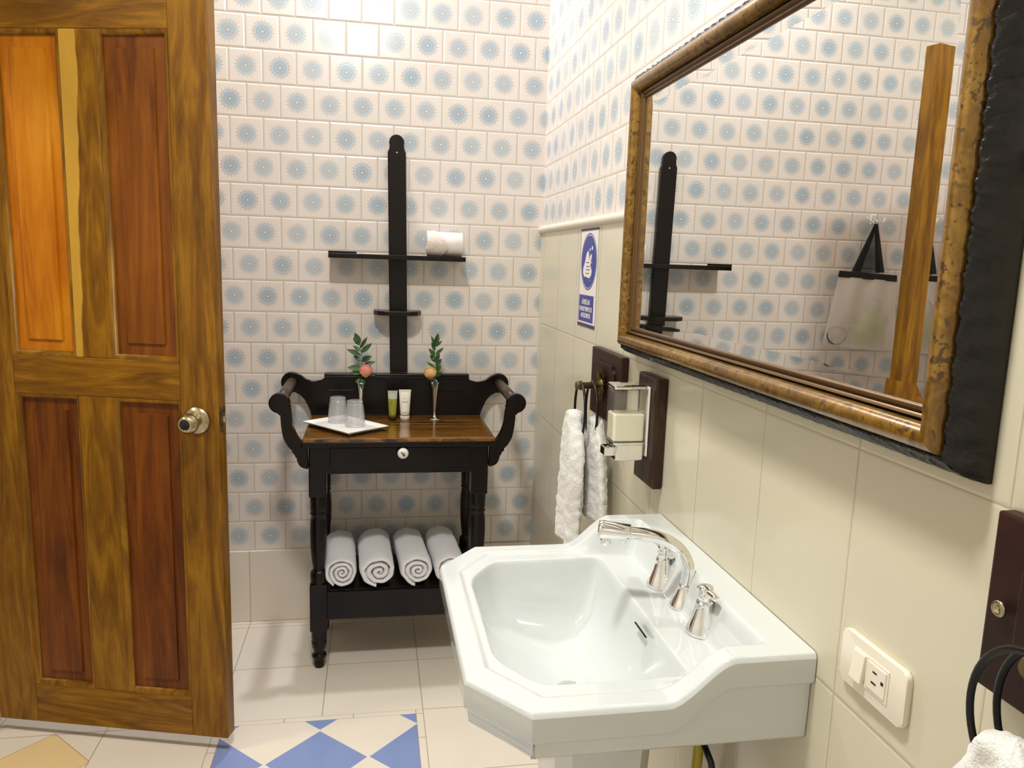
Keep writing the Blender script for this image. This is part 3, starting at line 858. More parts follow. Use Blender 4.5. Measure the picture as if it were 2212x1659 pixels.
# extend under the lip and give the glass thickness
x_ = .006
V += [(GX - tl, GY0 - x_, GZ0 - x_), (GX - tl, GY1 + x_, GZ0 - x_), (GX - tl, GY1 + x_, GZ1 + x_), (GX - tl, GY0 - x_, GZ1 + x_)]
V += [(GX + .006, v[1], v[2]) for v in V[8:12]]
F = [(4, 5, 6, 7)] + [(j, (j + 1) % 4, 4 + (j + 1) % 4, 4 + j) for j in range(4)] + [(8 + j, 8 + (j + 1) % 4, (j + 1) % 4, j) for j in range(4)]
F += [(12 + j, 12 + (j + 1) % 4, 8 + (j + 1) % 4, 8 + j) for j in range(4)] + [(15, 14, 13, 12)]
b = MB(); b.add(V, F); b.build('mirror_glass', M['mirror'], mir)

def frame_sweep(prof, name, mat, step=None, disp=None, smooth=True):
    """prof: list of (w outward from sight edge, depth from wall)"""
    b = MB()
    sides = [((GY0, GZ0), (GY1, GZ0), (0, -1)), ((GY1, GZ0), (GY1, GZ1), (1, 0)), ((GY1, GZ1), (GY0, GZ1), (0, 1)), ((GY0, GZ1), (GY0, GZ0), (-1, 0))]
    for (a, c, nrm) in sides:
        L = sqrt((c[0] - a[0]) ** 2 + (c[1] - a[1]) ** 2); tx = ((c[0] - a[0]) / L, (c[1] - a[1]) / L)
        n = max(1, int(L / step)) if step else 1
        V = []; F = []; k = len(prof)
        for i in range(n + 1):
            for j, (w, d) in enumerate(prof):
                s = -w + (L + 2 * w) * i / n
                dd = disp(s, w, j) if disp else 0
                y = a[0] + tx[0] * s + nrm[0] * (w + dd * .3); z = a[1] + tx[1] * s + nrm[1] * (w + dd * .3)
                V.append((-(d + dd), y, z))
        for i in range(n):
            for j in range(k - 1):
                F.append((i * k + j, i * k + j + 1, (i + 1) * k + j + 1, (i + 1) * k + j))
        b.add(V, F, smooth)
    return b.build(name, mat, mir, angle=50 if step is None else None)
frame_sweep([(0, .0305), (0, .034), (.002, .0365), (.0045, .037), (.0065, .0355), (.0075, .033), (.009, .0335), (.011, .0370), (.0135, .038)], 'inner_lip', M['lip'])
frame_sweep([(.0135, .038), (.014, .035), (.0165, .034), (.0168, .037)], 'inner_groove', M['carved'])
mp = [(.0168, .035)] + [(.0168 +   .0275 * (1 - cos(pi * i / 14)) / 2, .037 + .0035 * i / 14 + .017 * sin(pi * i / 14) ** .8) for i in range(15)] + [(.0445, .036)]
frame_sweep(mp, 'burl_moulding', M['bronze'])
def carve(s, w, j):
    if j < 1 or j > 9: return 0
    ph = s / .030
    f = ph - math.floor(ph)
    u = (w - .058) / .008
    # running leaf scroll
    a = sin(2 * pi * (f + .18 * u)) * cos(u * 1.6); c = sin(2 * pi * (2 * f - .5 * u) + 1.2)
    return .0020 * max(-.6, a) + .0014 * abs(c) + .0008 * sin(s * 1700)
cp = [(.0445, .030), (.0448, .041), (.0465, .0425), (.049, .0415), (.0515, .039), (.054, .036), (.0565, .0325), (.059, .0285), (.0615, .024), (.064, .0185), (.0665, .0125), (.068, .006), (.068, .0008)]
frame_sweep(cp, 'carved_rim', M['carved'], step=.0022, disp=carve)
# backing so the frame is closed at the wall
MB().box((-.024, GY0 - .06, GZ0 - .06), (-.0008, GY1 + .06, GZ1 + .06)).build('backing_board', BW, mir)

# ------------------------------------------------------------------ sink
YC = -1.630
sink = thing('pedestal_sink', (-.24, YC, 0), 'white porcelain pedestal sink with chamfered front corners and raised back ledge', 'sink')
HW = .305; XF = -.482; XCH = -.402; YCH = .208
def halfw(x):
    if x > XCH: return HW
    return YCH + (HW - YCH) * (x - XF) / (XCH - XF)
ZR = .774
def rise(x): return .061 * sstep(-.215, -.115, x)
def sd_oct(x, y, x0, x1, hw, cx, cyv):
    """distance inside (positive) of octagon-ish opening: chamfer between (x0,cyv) and (cx,hw)"""
    d = min(x - x0, x1 - x, hw - abs(y))
    # chamfer line
    ax, ay, bx, by = x0, cyv, cx, hw
    nx, ny = by - ay, -(bx - ax); l = sqrt(nx * nx + ny * ny)
    dc = ((x - ax) * nx + (abs(y) - ay) * ny) / l
    return min(d, dc)
def smin(a, b, k=.012):
    h = max(0., min(1., .5 + .5 * (b - a) / k)); return b * (1 - h) + a * h - k * h * (1 - h)
def sd_soft(x, y, x0, x1, hw, cx, cyv, k=.02):
    ax, ay, bx, by = x0, cyv, cx, hw
    nx, ny = by - ay, -(bx - ax); l = sqrt(nx * nx + ny * ny)
    dc = ((x - ax) * nx + (abs(y) - ay) * ny) / l
    d = smin(x - x0, x1 - x, k); d = smin(d, hw - abs(y), k); return smin(d, dc, k)
def top_z(x, y):
    z = ZR + rise(x)
    # outer rim to inner shelf step
    s1 = sd_oct(x, y, XF + .036, .2, HW - .040, XCH + .022, YCH - .030)
    front = 1 - sstep(-.20, -.14, x)
    z -= .0045 * sstep(-.004, .006, s1) * front
    # recess of tap deck between the raised sides and back ledge
    dk = smin(-.054 - x, .272 - abs(y), .015)
    if x > -.24:
        deck = ZR - .0035
        wgt = sstep(0., .034, dk)
        z = z * (1 - wgt) + min(z, deck) * wgt
    # basin
    bd = sd_soft(x, y, -.428, -.152, .228, -.372, .150, .020)
    if bd > -.004:
        ln = max(0., bd)
        lip = -.004 * sstep(-.004, .004, bd)
        # wall steep at back, gently curved elsewhere
        dep = .148 * (1 - math.exp(-ln / .020)) * .80 + .028 * sstep(.0, .14, ln)
        fx = sstep(-.43, -.24, x)
        dep *= .82 + .18 * fx
        z += lip - dep
    return z
NX, NY = 190, 250
V = []; F = []
for j in range(NY + 1):
    t = -1 + 2 * j / NY
    for i in range(NX + 1):
        f = i / NX; x = XF * (1 - f)
        xo = x - .0016 * f
        y = t * halfw(x)
        z = top_z(x, y)
        # rounded outer edge
        de = min((halfw(x) - abs(y)) * (.8 if x < XCH else 1), x - XF)
        r = .008
        if de < r: z -= r - sqrt(max(0, r * r - (r - de) ** 2))
        V.append((xo, YC + y, z))
def vid(i, j): return j * (NX + 1) + i
for j in range(NY):
    for i in range(NX): F.append((vid(i, j), vid(i + 1, j), vid(i + 1, j + 1), vid(i, j + 1)))
b = MB(); b.add(V, F, True)
# outline loop: from wall near side, round the front, to wall far side
loop = [vid(i, 0) for i in range(NX, -1, -1)] + [vid(0, j) for j in range(1, NY + 1)] + [vid(i, NY) for i in range(1, NX + 1)]
def inset(p, d):
    x, y = p.x, p.y - YC; s = 1 if y > 0 else -1
    hw = halfw(x)
    if x > XCH + .001: return Vector((x, YC + y - s * d * min(1, abs(y) / HW), 0))
    k = Vector((x + .24, y, 0)); l = k.length
    k = k * ((l - d * 1.08) / l); return Vector((k.x - .24, YC + k.y, 0))
rows = []
for (ins, mode, dz) in ((0, 'rel', .0), (0, 'rel', .012), (.0, 'rel', .032), (.002, 'rel', .037), (.0075, 'rel', .041), (.0095, 'rel', .044), (.0095, 'mix', .0), (.011, 'abs', .704), (.016, 'abs', .698), (.030, 'abs', .6965)):
    r_ = []
    for q in loop:
        p = b.v[q]
        c = inset(p, ins) if ins else Vector((p.x, p.y, 0))
        zt = p.z
        if mode == 'rel': z = zt - dz
        elif mode == 'mix': z = (zt - .048) * .5 + .704 * .5
        else: z = dz
        r_.append((c.x, c.y, z))
    rows.append(r_)
n0 = len(b.v); K = len(loop)
V = []; F = []
for r_ in rows: V += r_
for j in range(len(rows) - 1):
    for i in range(K - 1): F.append((j * K + i, j * K + i + 1, (j + 1) * K + i + 1, (j + 1) * K + i))
b.add(V, F, True)
# under-bowl closing down to the pedestal neck
V = []; F = []
und = rows[-1]
for f, zz in ((0, .6965), (.28, .6955), (.5, .625), (1, .596)):
    for (x, y, z) in und:
        tx, ty = -.215, YC
        V.append((x + (tx + (x - tx) * .30 - x) * f, y + (ty + (y - ty) * .30 - y) * f, zz))
for j in range(3):
    for i in range(K - 1): F.append((j * K + i, j * K + i + 1, (j + 1) * K + i + 1, (j + 1) * K + i))
b.add(V, F, True)
b.build('basin', M['porcelain'], sink)
# overflow slot on the back wall of the bowl
oc_ = Vector((-.1635, YC - .045, .748))
MB().box((-.0015, -.023, -.0048), (.0015, .023, .0048), .0013, 2, Matrix.Translation((-.1640, YC - .050, .752)) @ Matrix.Rotation(radians(-35), 4, 'Y')).build('overflow_slot', M['blackhole'], sink)
MB().lathe([(0, 0), (.021, 0), (.023, .0015), (.021, .003), (.008, .002), (0, .002)], (-.27, YC, top_z(-.27, 0) - .0005), 28, caps=False).build('drain', M['chrome'], sink)
# pedestal
def octring(cx, hx, hy, z, ch): return [(cx - hx + ch, YC - hy, z), (cx + hx - ch, YC - hy, z), (cx + hx, YC - hy + ch, z), (cx + hx, YC + hy - ch, z), (cx + hx - ch, YC + hy, z), (cx - hx + ch, YC + hy, z), (cx - hx, YC + hy - ch, z), (cx - hx, YC - hy + ch, z)]
V = []; F = []
PR = [(.088, .098, .612), (.085, .095, .58), (.078, .088, .40), (.078, .09, .20), (.086, .10, .12), (.098, .115, .10), (.10, .118, .085), (.10, .118, 0.)]
for hx, hy, z in PR: V += octring(-.225, hx, hy, z, .024)
for j in range(len(PR) - 1):
    for i in range(8): F.append((j * 8 + i, j * 8 + (i + 1) % 8, (j + 1) * 8 + (i + 1) % 8, (j + 1) * 8 + i))
F += [tuple(range(8)), tuple(range((len(PR) - 1) * 8, len(PR) * 8))[::-1]]
b = MB(); b.add(V, F); b.build('pedestal', M['porcelain'], sink)

# faucet
DZ = ZR - .0037
fc = thing('faucet', (-.083, YC, DZ), 'chrome curved spout faucet between two cone lever taps on the sink', 'faucet')
bell = [(0, 0), (.0222, 0), (.0230, .0015), (.0222, .005), (.0188, .013), (.0155, .022), (.0125, .032), (.0110, .038), (.0112, .041), (.0102, .0415), (.0102, .043), (0, .043)]
bell = [(r * 1.22, z) for r, z in bell]
sb = MB().lathe(bell, (-.069, YC - .009, DZ), 36, caps=False).build('spout_base', M['chrome'], fc)
sp = spline([(-.069, YC - .009, DZ + .040), (-.068, YC - .009, DZ + .072), (-.079, YC + .003, DZ + .098), (-.105, YC + .009, DZ + .116), (-.135, YC + .017, DZ + .123), (-.168, YC + .026, DZ + .125)], 8)
MB().tube(sp, .0115, 24).build('spout', M['chrome'], fc)
d = Vector((-.052, .0155, .0035)).normalized(); s0 = Vector((-.164, YC + .025, DZ + .125))
sl = MB().lathe([(0, 0), (.0138, 0), (.0146, .001), (.0150, .003), (.0164, .048), (.0164, .052), (.0148, .0570), (.0, .0580)], s0, 32, tuple(d), caps=False).build('spout_sleeve', M['chrome'], fc)
ae = s0 + d * .043
MB().lathe([(.0, 0), (.0105, 0), (.0105, .010), (.0098, .018), (.0092, .0185), (0, .017)], ae + Vector((0, 0, -.008)), 28, (0, 0, -1), caps=False).build('aerator', M['chrome'], sl)
MB().lathe([(.0, 0), (.0065, 0), (.0062, .005), (0, .0055)], s0 + d * .012 + Vector((0, 0, -.0125)), 20, (0, 0, -1), caps=False).build('diverter_pin', M['chrome'], sl)
def tap(y, ang, label):
    b = MB().lathe([(r * 1.06, z * 1.30) for r, z in bell], (-.077, y, DZ), 36, caps=False)
    h = b.build('tap_base', M['chrome'], fc)
    zc = DZ + .0555
    MB().lathe([(0, 0), (.0122, 0), (.0130, .003), (.0130, .011), (.0118, .015), (.0126, .019), (.0105, .024), (0, .025)], (-.077, y, zc), 28, caps=False).build('tap_cap', M['chrome'], h)
    dd = Vector((cos(radians(ang)), sin(radians(ang)), .30 if ang > 0 else -.02)).normalized(); o = Vector((-.077, y, zc + .0165))
    MB().tube([o - dd * .018, o - dd * .013, o, o + dd * .028, o + dd * .034], [.0040, .0060, .0064, .0058, .0050], 16).build('lever', M['chrome'], h)
    MB().lathe([(0, 0), (.003, .0005), (.0058, .003), (.006, .007), (.0035, .0115), (0, .012)], o - dd * .012 - Vector((0, 0, .004)), 18, tuple(-dd), caps=False).build('lever_button', M['chrome'], h)
tap(YC + .081, 118, 'far'); tap(YC - .104, -84, 'near')

# yellow supply hose and shut-off under the sink
hs = thing('supply_hose', (-.06, -1.66, .45), 'yellow water hose hanging under the sink beside the wall', 'hose')
MB().tube(spline([(-.05, -1.655, .705), (-.045, -1.655, .62), (-.03, -1.652, .52), (-.03, -1.65, .40), (-.012, -1.65, .33)], 8), .0095, 14).build('hose', M['yellow_hose'], hs)
MB().lathe([(.008, 0), (.012, .004), (.012, .02), (.008, .024)], (-.0, -1.70, .47), 18, (-1, 0, 0)).tube([(-.02, -1.70, .47), (-.022, -1.69, .50), (-.03, -1.66, .53)], .006, 12).build('shutoff_valve', M['black_plastic'], hs)

# ------------------------------------------------------------------ hand-wash sign
sg = thing('handwashing_sign', (-.001, -.667, 1.178), 'small upright blue and white hand-washing notice stuck on the tiles', 'sign')
def yz(x): return lambda a, c: (x, a, c)
sy0, sy1, sz0, sz1 = -.7585, -.571, 1.178, 1.4615
MB().box((-.0012, sy0, sz0), (-.0001, sy1, sz1)).build('sign_sheet', M['sign_white'], sg)
b = MB()
x = -.0016
b.box((x, sy0, sz0), (x + .0005, sy1, sz0 + .010)).box((x, sy0, sz1 - .007), (x + .0005, sy1, sz1)).box((x, sy0, sz0), (x + .0005, sy0 + .002, sz1)).box((x, sy1 - .002, sz0), (x + .0005, sy1, sz1))
b.build('border', M['navy_edge'], sg)
cyy, czz = -.6665, 1.3665
b = MB(); b.lathe([(.0, 0), (.0745, 0), (.0745, .0006), (0, .0006)], (-.0012, cyy, czz), 64, (-1, 0, 0), smooth=False, caps=False)
b.add([(-.0016, cyy + r * .0001, czz) for r in (0, 1)] , [])
# thin outer ring
V = []; F = []; n = 64
for r in (.0775, .0810):
    for i in range(n):
        a = 2 * pi * i / n; V.append((-.0017, cyy + r * cos(a), czz + r * sin(a)))
for i in range(n): F.append((i, (i + 1) % n, n + (i + 1) % n, n + i))
b.add(V, F); b.prism([(-.7345, 1.1935), (-.5825, 1.1935), (-.5825, 1.2700), (-.7345, 1.2700)], yz(-.0012), yz(-.0018))
b.build('blue_field', M['blue_print'], sg)
hand = [(-.6555, 1.3971), (-.6429, 1.3889), (-.6357, 1.3764), (-.6264, 1.3617), (-.613, 1.3468), (-.6125, 1.3341), (-.6252, 1.3238), (-.661, 1.3215), (-.6806, 1.3185), (-.6984, 1.3275), (-.7039, 1.3389), (-.6873, 1.356), (-.6912, 1.3683), (-.7, 1.3825), (-.6915, 1.3886), (-.6761, 1.3764), (-.6678, 1.3945)]
b = MB(); b.prism(hand, yz(-.0018), yz(-.0023))
for (y, z, r) in ((-.6998, 1.4045, .006), (-.6778, 1.4005, .0045), (-.6977, 1.3640, .0025), (-.690, 1.3135, .002)):
    b.lathe([(0, 0), (r, 0), (r, .0005), (0, .0005)], (-.0018, y, z), 16, (-1, 0, 0), smooth=False, caps=False)
b.build('hand_symbol', M['sign_white'], sg)
b = MB()
for y0_, y1_, z in ((-.6419, -.6729, 1.3640), (-.6478, -.6804, 1.3527), (-.6454, -.682, 1.3437), (-.6434, -.6786, 1.3330)):
    b.box((-.0027, y1_, z - .0011), (-.0023, y0_, z + .0011))
b.prism([(-.668, 1.3960), (-.6665, 1.3960), (-.672, 1.372), (-.675, 1.372)], yz(-.0023), yz(-.0027))
b.build('finger_lines', M['blue_print'], sg)
def text_obj(body, y, z, size, mat, parent, name='lettering', x=-.0022):
    cu = bpy.data.curves.new('t', 'FONT'); cu.body = body; cu.size = size; cu.align_x = 'CENTER'; cu.extrude = .0002
    cu.space_character = 1.0; cu.offset = size * .012
    o = bpy.data.objects.new('t', cu); COL.objects.link(o); bpy.context.view_layer.update()
    me = bpy.data.meshes.new_from_object(o.evaluated_get(bpy.context.evaluated_depsgraph_get()))
    bpy.data.objects.remove(o)
    # text x axis -> world -y, text y -> world z, facing -x
    vs = [(x - v.co.z, y - v.co.x * .80, z + v.co.y) for v in me.vertices]; fs = [tuple(p.vertices) for p in me.polygons]
    b = MB(); b.add(vs, fs); bpy.data.meshes.remove(me)
    return b.build(name, mat, parent)
text_obj('LÁVESE LAS', -.6560, 1.2435, .0205, M['sign_white'], sg)
text_obj('MANOS MÍNIMO 20', -.6575, 1.2235, .0190, M['sign_white'], sg)
text_obj('-40 SEGUNDOS', -.6575, 1.2050, .0190, M['sign_white'], sg)

# ------------------------------------------------------------------ towel rings and hand towels
def ring_holder(label):
    yp, zp = -.940, 1.050
    t = thing('towel_ring', (-.02, yp, zp), label, 'towel ring', 'towel rings on dark wooden plaques')
    b = MB().box((-.020, yp - .129, zp - .089), (-.0005, yp + .129, zp + .089), .003, 2)
    pl = b.build('plaque', M['plaque_wood'], t)
    # raised field with notched corners
    w, h, k = .088, .060, .018
    pts = [(w - k, h), (w - k, h - .008), (w, h - k), (w, -h + k), (w - k, -h + .008), (w - k, -h), (-w + k, -h), (-w + k, -h + .008), (-w, -h + k), (-w, h - k), (-w + k, h - .008), (-w + k, h)]
    pts = [(yp + a, zp + c) for a, c in pts]
    MB().prism(pts, yz(-.0255), yz(-.0195), .0015).build('plaque_field', M['plaque_wood'], pl)
    # leafy cast rosette
    b = MB(); rr = random.Random(3)
    for i in range(26):
        a = 2 * pi * i / 26; L = .026 + .014 * rr.random() * abs(sin(a)) + .016 * max(0, sin(a))
        d = Vector((-.25, cos(a), sin(a)))
        leaf_mesh(b, (-.027, yp + cos(a) * .008, zp + sin(a) * .008), d, (-1, 0, 0), L, .009, .12)
    b.lathe([(.018, 0), (.018, .004), (.014, .008), (.010, .012), (0, .012)], (-.025, yp, zp), 20, (-1, 0, 0))
    b.build('cast_rosette', M['antique'], t)
    MB().lathe([(.0085, 0), (.0085, .055), (.0105, .057), (.0110, .066), (.0085, .070), (0, .070)], (-.027, yp, zp), 24, (-1, 0, 0)).build('peg', M['rodbronze'], t)
    for x, r, w in ((-.083, .072, .0034), (-.052, .075, .0034)):
        P = [(x + .006 * sin(a), yp + r * sin(a), zp + .008 - r + r * cos(a)) for a in (2 * pi * i / 48 for i in range(48))]
        MB().tube(P, w, 10, closed=True).build('ring', M['black_iron'], t)
    for x in (-.052, -.083):
        MB().tube([(x, yp + .011 * sin(a), zp + .011 * cos(a)) for a in (2 * pi * i / 24 for i in range(24))], .0022, 8, closed=True).build('clip', M['antique'], t)
    return t
r1_ = ring_holder('towel ring on the dark plaque between the hand-washing sign and the soap dispenser')
r2_ = copy_tree(r1_); r2_.location = Vector(r1_.location) + Vector((0, -1.414, 0))
r2_['label'] = 'towel ring on the dark plaque cut by the right edge, beside the socket'
MB().lathe([(.0, 0), (.0075, 0), (.0085, .001), (.0075, .003), (.004, .0032), (.0035, .0012), (0, .001)], (-.0255, -2.248, 1.0489), 20, (-1, 0, 0), caps=False).build('screw_ring', M['steel'], r2_)

def drape(b, xc, yc, ztop, zbot, w0, w1, t0, t1, seed, xshift=0., yshift=0., folds=3):
    n, m_ = 72, 60; V = []; F = []
    for j in range(m_ + 1):
        v = j / m_; z = ztop + (zbot - ztop) * v
        g = sstep(0, .32, v) * .8 + .2 * v
        hw = (w0 + (w1 - w0) * g) * .5; th = (t0 + (t1 - t0) * g) * .5
        topr = sqrt(max(0., 1 - (1 - min(1, v / .05)) ** 2)); botr = sqrt(max(0., 1 - (1 - min(1, (1 - v) / .018)) ** 2))
        k = max(.02, min(topr, botr))
        for i in range(n):
            a = 2 * pi * i / n
            ca, sa = cos(a), sin(a)
            yy = math.copysign(abs(ca) ** .8, ca) * hw * (k if v < .5 else .96 + .04 * k); xx = sa * th * k
            fold = sin(yy / max(hw, .001) * folds * 1.6 + seed + v * .8) * .007 * (.4 + .6 * v)
            nz = noise.noise(Vector((yy * 55, z * 55, seed + sa))) * .0035 + noise.noise(Vector((yy * 220, z * 220, seed * 2 + sa))) * .0022
            V.append((xc + xshift * v + xx + fold + nz * (sa if abs(sa) > .2 else .2), yc + yshift * v + yy + nz * ca + .004 * sin(v * 9 + seed), z + nz * .5))
    for j in range(m_):
        for i in range(n):
            k = (i + 1) % n; F.append((j * n + i, j * n + k, (j + 1) * n + k, (j + 1) * n + i))
    F += [tuple(range(n))[::-1], tuple(m_ * n + i for i in range(n))]
    b.add(V, F, True)
def hand_towel(yp, label, s=1):
    t = thing('hand_towel', (-.085, yp, .985), label, 'towel', 'white hand towels hanging in the rings')
    b = MB(); drape(b, -.098, yp - .005, .990, .635, .060, .170, .040, .044, 1.0 * s, xshift=-.004, yshift=-.01); b.build('front_fold', M['terry2'], t)
    b = MB(); drape(b, -.050, yp - .024, .975, .712, .070, .175, .030, .036, 4.0 * s, xshift=.003, yshift=-.012); b.build('back_fold', M['terry2'], t)
    return t
hand_towel(-.945, 'white hand towel hanging in the ring behind the soap dispenser')
hand_towel(-2.352, 'white hand towel hanging at the bottom right corner below the socket wall plaque', 1.4)

# ------------------------------------------------------------------ soap dispenser
sd_ = thing('soap_dispenser', (-.025, -1.27, .94), 'clear and chrome wall soap dispenser half full of cream soap', 'soap dispenser')
b = MB().prism([(-1.330, .889), (-1.214, .889), (-1.214, 1.127), (-1.330, 1.127)], yz(-.027), yz(-.0005), .006, 3)
o = b.build('wall_bracket', M['bracket_wood']); tagset(o, 'dark wooden mounting block behind the soap dispenser', 'bracket')
y0_, y1_ = -1.298, -1.243
def rr_box(b, x0, x1, ya, yb, z0, z1, bev): b.box((x0, ya, z0), (x1, yb, z1), bev, 4); return b
MB().box((-.0315, y0_ - .0005, .952), (-.0272, y1_ + .001, 1.104), .002).build('back_plate', M['white_plastic'], sd_)
rr_box(MB(), -.108, -.034, y0_, y1_, 1.0985, 1.108, .004).build('lid', M['chrome'], sd_)
# clear tank: outer shell and inner cavity
b = MB()
b.box((-.107, y0_ + .001, .982), (-.034, y1_ - .001, 1.0985), .006, 4)
b2 = MB().box((-.1045, y0_ + .0035, 1.0462), (-.0365, y1_ - .0035, 1.0960), .005, 3)
b.add(b2.v, [f[::-1] for f in b2.f])
b.build('tank', M['plastic'], sd_, fixn=False)
MB().box((-.1050, y0_ + .003, .9842), (-.0360, y1_ - .003, 1.0460), .005, 3).build('liquid_soap', M['soap'], sd_)
rr_box(MB(), -.104, -.034, y0_ + .002, y1_ - .002, .9775, .9835, .002).build('collar', M['chrome'], sd_)
rr_box(MB(), -.098, -.034, y0_ + .003, y1_ - .003, .943, .9785, .003).build('pump_housing', M['chrome'], sd_)
rr_box(MB(), -.120, -.097, y0_ + .012, y1_ - .010, .9515, .9715, .003).build('push_button', M['chrome'], sd_)

# ------------------------------------------------------------------ switch and socket plate
sw = thing('switch_plate', (-.004, -2.058, .873), 'ivory wall plate with a rocker switch and a socket under the mirror', 'switch plate')
ya, yb, za, zb = -2.120, -1.996, .838, .907
b = MB().prism(arc(ya + .008, za + .008, .008, 180, 270, 5) + arc(yb - .008, za + .008, .008, 270, 360, 5) + arc(yb - .008, zb - .008, .008, 0, 90, 5) + arc(ya + .008, zb - .008, .008, 90, 180, 5), yz(-.0085), yz(-.0003), .0022, 3)
b.build('plate', M['ivory_plastic'], sw, angle=40)
MB().box((-.0098, -2.091, .8515), (-.0080, -2.022, .8940), .0006).build('insert', M['ivory_plastic'], sw)
MB().box((-.004, -.0115, -.0190), (.002, .0115, .0190), .0012, 2, Matrix.Translation((-.0105, -2.0370, .873)) @ Matrix.Rotation(radians(7), 4, 'Y')).build('rocker', M['ivory_plastic'], sw)
sk = MB().box((-.0112, -2.0875, .8560), (-.0095, -2.0525, .8900), .0006).build('socket_face', M['ivory_plastic'], sw)
b = MB()
b.box((-.0116, -2.0715, .8800), (-.0110, -2.0640, .8820)).box((-.0116, -2.0715, .8660), (-.0110, -2.0625, .8682)).box((-.0116, -2.0845, .8725), (-.0110, -2.0800, .8768))
b.build('socket_slot', M['blackhole'], sk)

# ------------------------------------------------------------------ wall hook with mesh bag (seen in the mirror)
hk = thing('wall_hook', (-1.405, -.004, 1.56), 'small white double hook on the tiled wall, seen in the mirror', 'hook')
MB().box((-1.417, -.006, 1.552), (-1.393, -.0004, 1.592), .003, 3).build('hook_plate', M['white_plastic'], hk)
for s in (-1, 1):
    MB().tube(spline([(-1.405, -.005, 1.575), (-1.405 + s * .008, -.018, 1.566), (-1.405 + s * .022, -.026, 1.560), (-1.405 + s * .034, -.024, 1.570), (-1.405 + s * .038, -.02, 1.580)], 6), .0022, 10).build('hook_arm', M['chrome'], hk)
MB().tube(spline([(-1.405, -.005, 1.562), (-1.405, -.020, 1.553), (-1.405, -.028, 1.558), (-1.405, -.028, 1.570)], 6), .0024, 10).build('hook_arm', M['chrome'], hk)

bg = thing('mesh_bag', (-1.39, -.03, 1.06), 'sheer white drawstring bag with black straps hanging from the hook, in the mirror', 'bag')
def bagp(f, v):     # f 0..1 left-right in world x from right to left; v 0..1 top-bottom
    xr = -1.262 + .046 * v; xl = -1.520 - .022 * v
    zt = 1.345 - .012 * f; zb_ = 1.068 - .020 * f
    return xr + (xl - xr) * f, zt + (zb_ - zt) * v
V = []; F = []; n = 24; m_ = 24
for side in (0, 1):
    for j in range(m_ + 1):
        for i in range(n + 1):
            f = i / n; v = j / m_; x, z = bagp(f, v)
            pf = sin(pi * f) ** .5 * sin(pi * min(1, .25 + v * .75)) ** .5
            d_ = .014 * pf * (.5 + v)
            y = -.028 + (-d_ if side == 0 else d_ * .8) + .003 * sin(f * 16 + v * 2) * pf
            V.append((x, min(y, -.004), z))
k = (n + 1) * (m_ + 1)
for side in (0, 1):
    for j in range(m_):
        for i in range(n):
            p = side * k + j * (n + 1) + i; F.append((p, p + 1, p + n + 2, p + n + 1))
b = MB(); b.add(V, F, True); b.build('sheer_body', M['sheer'], bg)
V = []; F = []
for j, v in enumerate((-.09, .0)):
    for i in range(n + 1):
        f = i / n; x, z = bagp(f, v + .01)
        V.append((x, -.030 - .004 * sin(pi * f), z)); 
for i in range(n + 1):
    for v in (0,): pass
q = len(V); V += [(x, y + .006, z) for x, y, z in V]
for i in range(n):
    F += [(i, i + 1, n + 2 + i, n + 1 + i), (q + i, q + n + 1 + i, q + n + 2 + i, q + i + 1), (i, q + i, q + i + 1, i + 1), (n + 1 + i, n + 2 + i, q + n + 2 + i, q + n + 1 + i)]
b = MB(); b.add(V, F, False); b.build('black_band', M['blackfab'], bg)
for xa, xb_ in ((-1.335, -1.405), (-1.440, -1.405)):
    b = MB(); P0 = Vector((xa, -.030, 1.365)); P1 = Vector((xb_, -.026, 1.556)); wv = Vector((.020, 0, 0)); w1 = Vector((.007, 0, 0))
    V = []
    for f in [i / 8 for i in range(9)]:
        c = P0.lerp(P1, f); w = wv.lerp(w1, f)
        V += [c - w, c + w, c + w + Vector((0, .0015, 0)), c - w + Vector((0, .0015, 0))]
    F = [(i * 4 + j, i * 4 + (j + 1) % 4, i * 4 + 4 + (j + 1) % 4, i * 4 + 4 + j) for i in range(8) for j in range(4)] + [(3, 2, 1, 0), (32, 33, 34, 35)]
    b.add(V, F); b.build('strap', M['blackfab'], bg)
b = MB(); b.add([(-1.330, -.031, 1.362), (-1.440, -.031, 1.362), (-1.409, -.028, 1.552), (-1.401, -.028, 1.552), (-1.330, -.0302, 1.362), (-1.440, -.0302, 1.362), (-1.409, -.0272, 1.552), (-1.401, -.0272, 1.552)], [(0, 1, 2, 3), (7, 6, 5, 4), (0, 4, 5, 1), (1, 5, 6, 2), (2, 6, 7, 3), (3, 7, 4, 0)])
m = Mat('black_net', rgb(24, 24, 28), .7); m.set('Alpha', .5); b.build('netting', m, bg)
gc = MB(); drape(gc, 0, 0, 1.22, 1.085, .03, .13, .008, .014, 2.)
gc.v = [Vector((-1.425 + v.y, -.028 + v.x * .5, v.z)) for v in gc.v]
o = gc.build('folded_cloth', M['greencloth']); tagset(o, 'pale green cloth inside the sheer bag seen in the mirror', 'cloth')
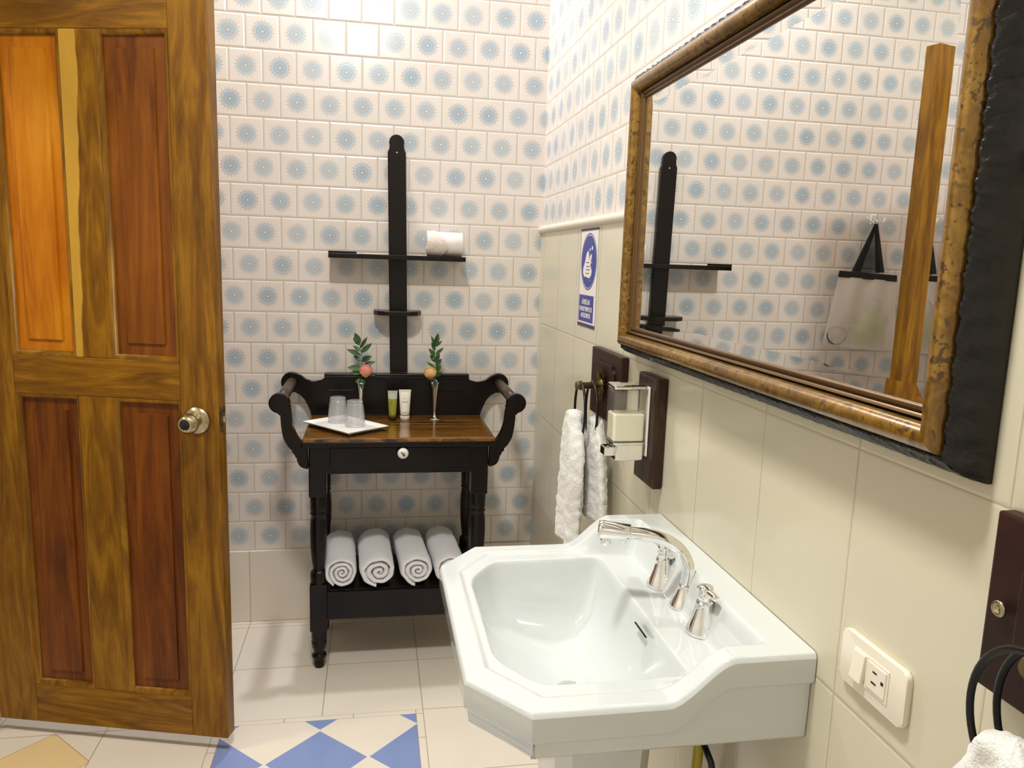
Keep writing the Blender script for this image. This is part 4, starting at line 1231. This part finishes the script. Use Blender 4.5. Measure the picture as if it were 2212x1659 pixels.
for cx, cz, rx, rz, tl_, lb in ((-1.277, 1.110, .042, .035, .1, 'larger round grey loop low on the right side inside the sheer bag, in the mirror'), (-1.425, 1.235, .032, .026, .4, 'small oval grey loop high inside the sheer bag, in the mirror'), (-1.470, 1.150, .016, .045, .5, 'narrow grey loop next to the green cloth in the sheer bag, in the mirror')):
    P = []
    for i in range(40):
        a = 2 * pi * i / 40; x, z = rx * cos(a), rz * sin(a)
        P.append((cx + x * cos(tl_) - z * sin(tl_), -.030 + .003 * sin(2 * a), cz + x * sin(tl_) + z * cos(tl_)))
    cd = MB(); cd.tube(P, .0024, 8, closed=True)
    tagset(cd.build('cord_loop', M['greycord']), lb, 'cord', 'grey cord loops in the bag')


# ------------------------------------------------------------------ ceiling lamps
def lamp(x, y, r, power, label, col=(.975, 1, .95), soft=None):
    t = thing('ceiling_light', (x, y, ZC), label, 'ceiling light', 'round ceiling lights')
    MB().lathe([(r * 1.05, 0), (r * 1.15, .006), (r * 1.15, .028), (r * 1.0, .034), (r * .98, .02), (0, .02)], (x, y, ZC), 40, (0, 0, -1), caps=False).build('lamp_rim', M['lamp_rim'], t)
    MB().lathe([(r * .97, .022), (r * .9, .036), (r * .6, .046), (0, .05)], (x, y, ZC), 40, (0, 0, -1), caps=False).build('lamp_globe', M['lampglass'], t)
    L = bpy.data.lights.new('lamp_light', 'AREA'); L.shape = 'DISK'; L.size = soft or r * 2; L.energy = power; L.color = col
    o = bpy.data.objects.new('lamp_light', L); COL.objects.link(o); o.location = (0, 0, -.06); o.parent = t
    return t
LP1 = lamp(-.74, -.125, .045, 20, 'round ceiling light close to the back wall above the washstand', col=(.98, .98, 1.0))
LP2 = lamp(-.72, -1.92, .14, 29, 'round ceiling light over the middle of the bathroom', soft=.26, col=(1, .975, .915))
LP2.location.z = 2.74
LP3 = lamp(-2.45, -1.30, .16, 14, 'round warm lamp in the hall outside the door', col=(1, .86, .66), soft=.3)
LP3.location.z = 2.55

w = bpy.data.worlds.new('world'); SC.world = w; w.use_nodes = True
w.node_tree.nodes['Background'].inputs[0].default_value = (1, .96, .9, 1); w.node_tree.nodes['Background'].inputs[1].default_value = .15

# ------------------------------------------------------------------ camera
cam = bpy.data.cameras.new('camera'); co_ = bpy.data.objects.new('camera', cam); COL.objects.link(co_)
Rm = Matrix(((0.98421665, 0.17690461, -0.00472678), (-0.1739209, 0.97186131, 0.15886197), (0.03269719, -0.15553251, 0.98728949)))
r_, f_, u_ = Rm.col[0], Rm.col[1], Rm.col[2]
Mx = Matrix((( r_[0], u_[0], -f_[0], -.61045535), (r_[1], u_[1], -f_[1], -2.8447535), (r_[2], u_[2], -f_[2], 1.35762473), (0, 0, 0, 1)))
co_.matrix_world = Mx
cam.sensor_fit = 'HORIZONTAL'; cam.sensor_width = 36; cam.lens = 1669.1846 / 2212 * 36; cam.clip_start = .02
SC.camera = co_
SC.view_settings.view_transform = 'Standard'; SC.view_settings.look = 'None'; SC.view_settings.gamma = 1
SC.view_settings.use_curve_mapping = False; SC.view_settings.exposure = .10
SC.cycles.max_bounces = 10; SC.cycles.transparent_max_bounces = 24; SC.cycles.transmission_bounces = 10; SC.cycles.use_denoising = True
SC.cycles.caustics_reflective = False; SC.cycles.blur_glossy = .5; SC.cycles.sample_clamp_indirect = 6
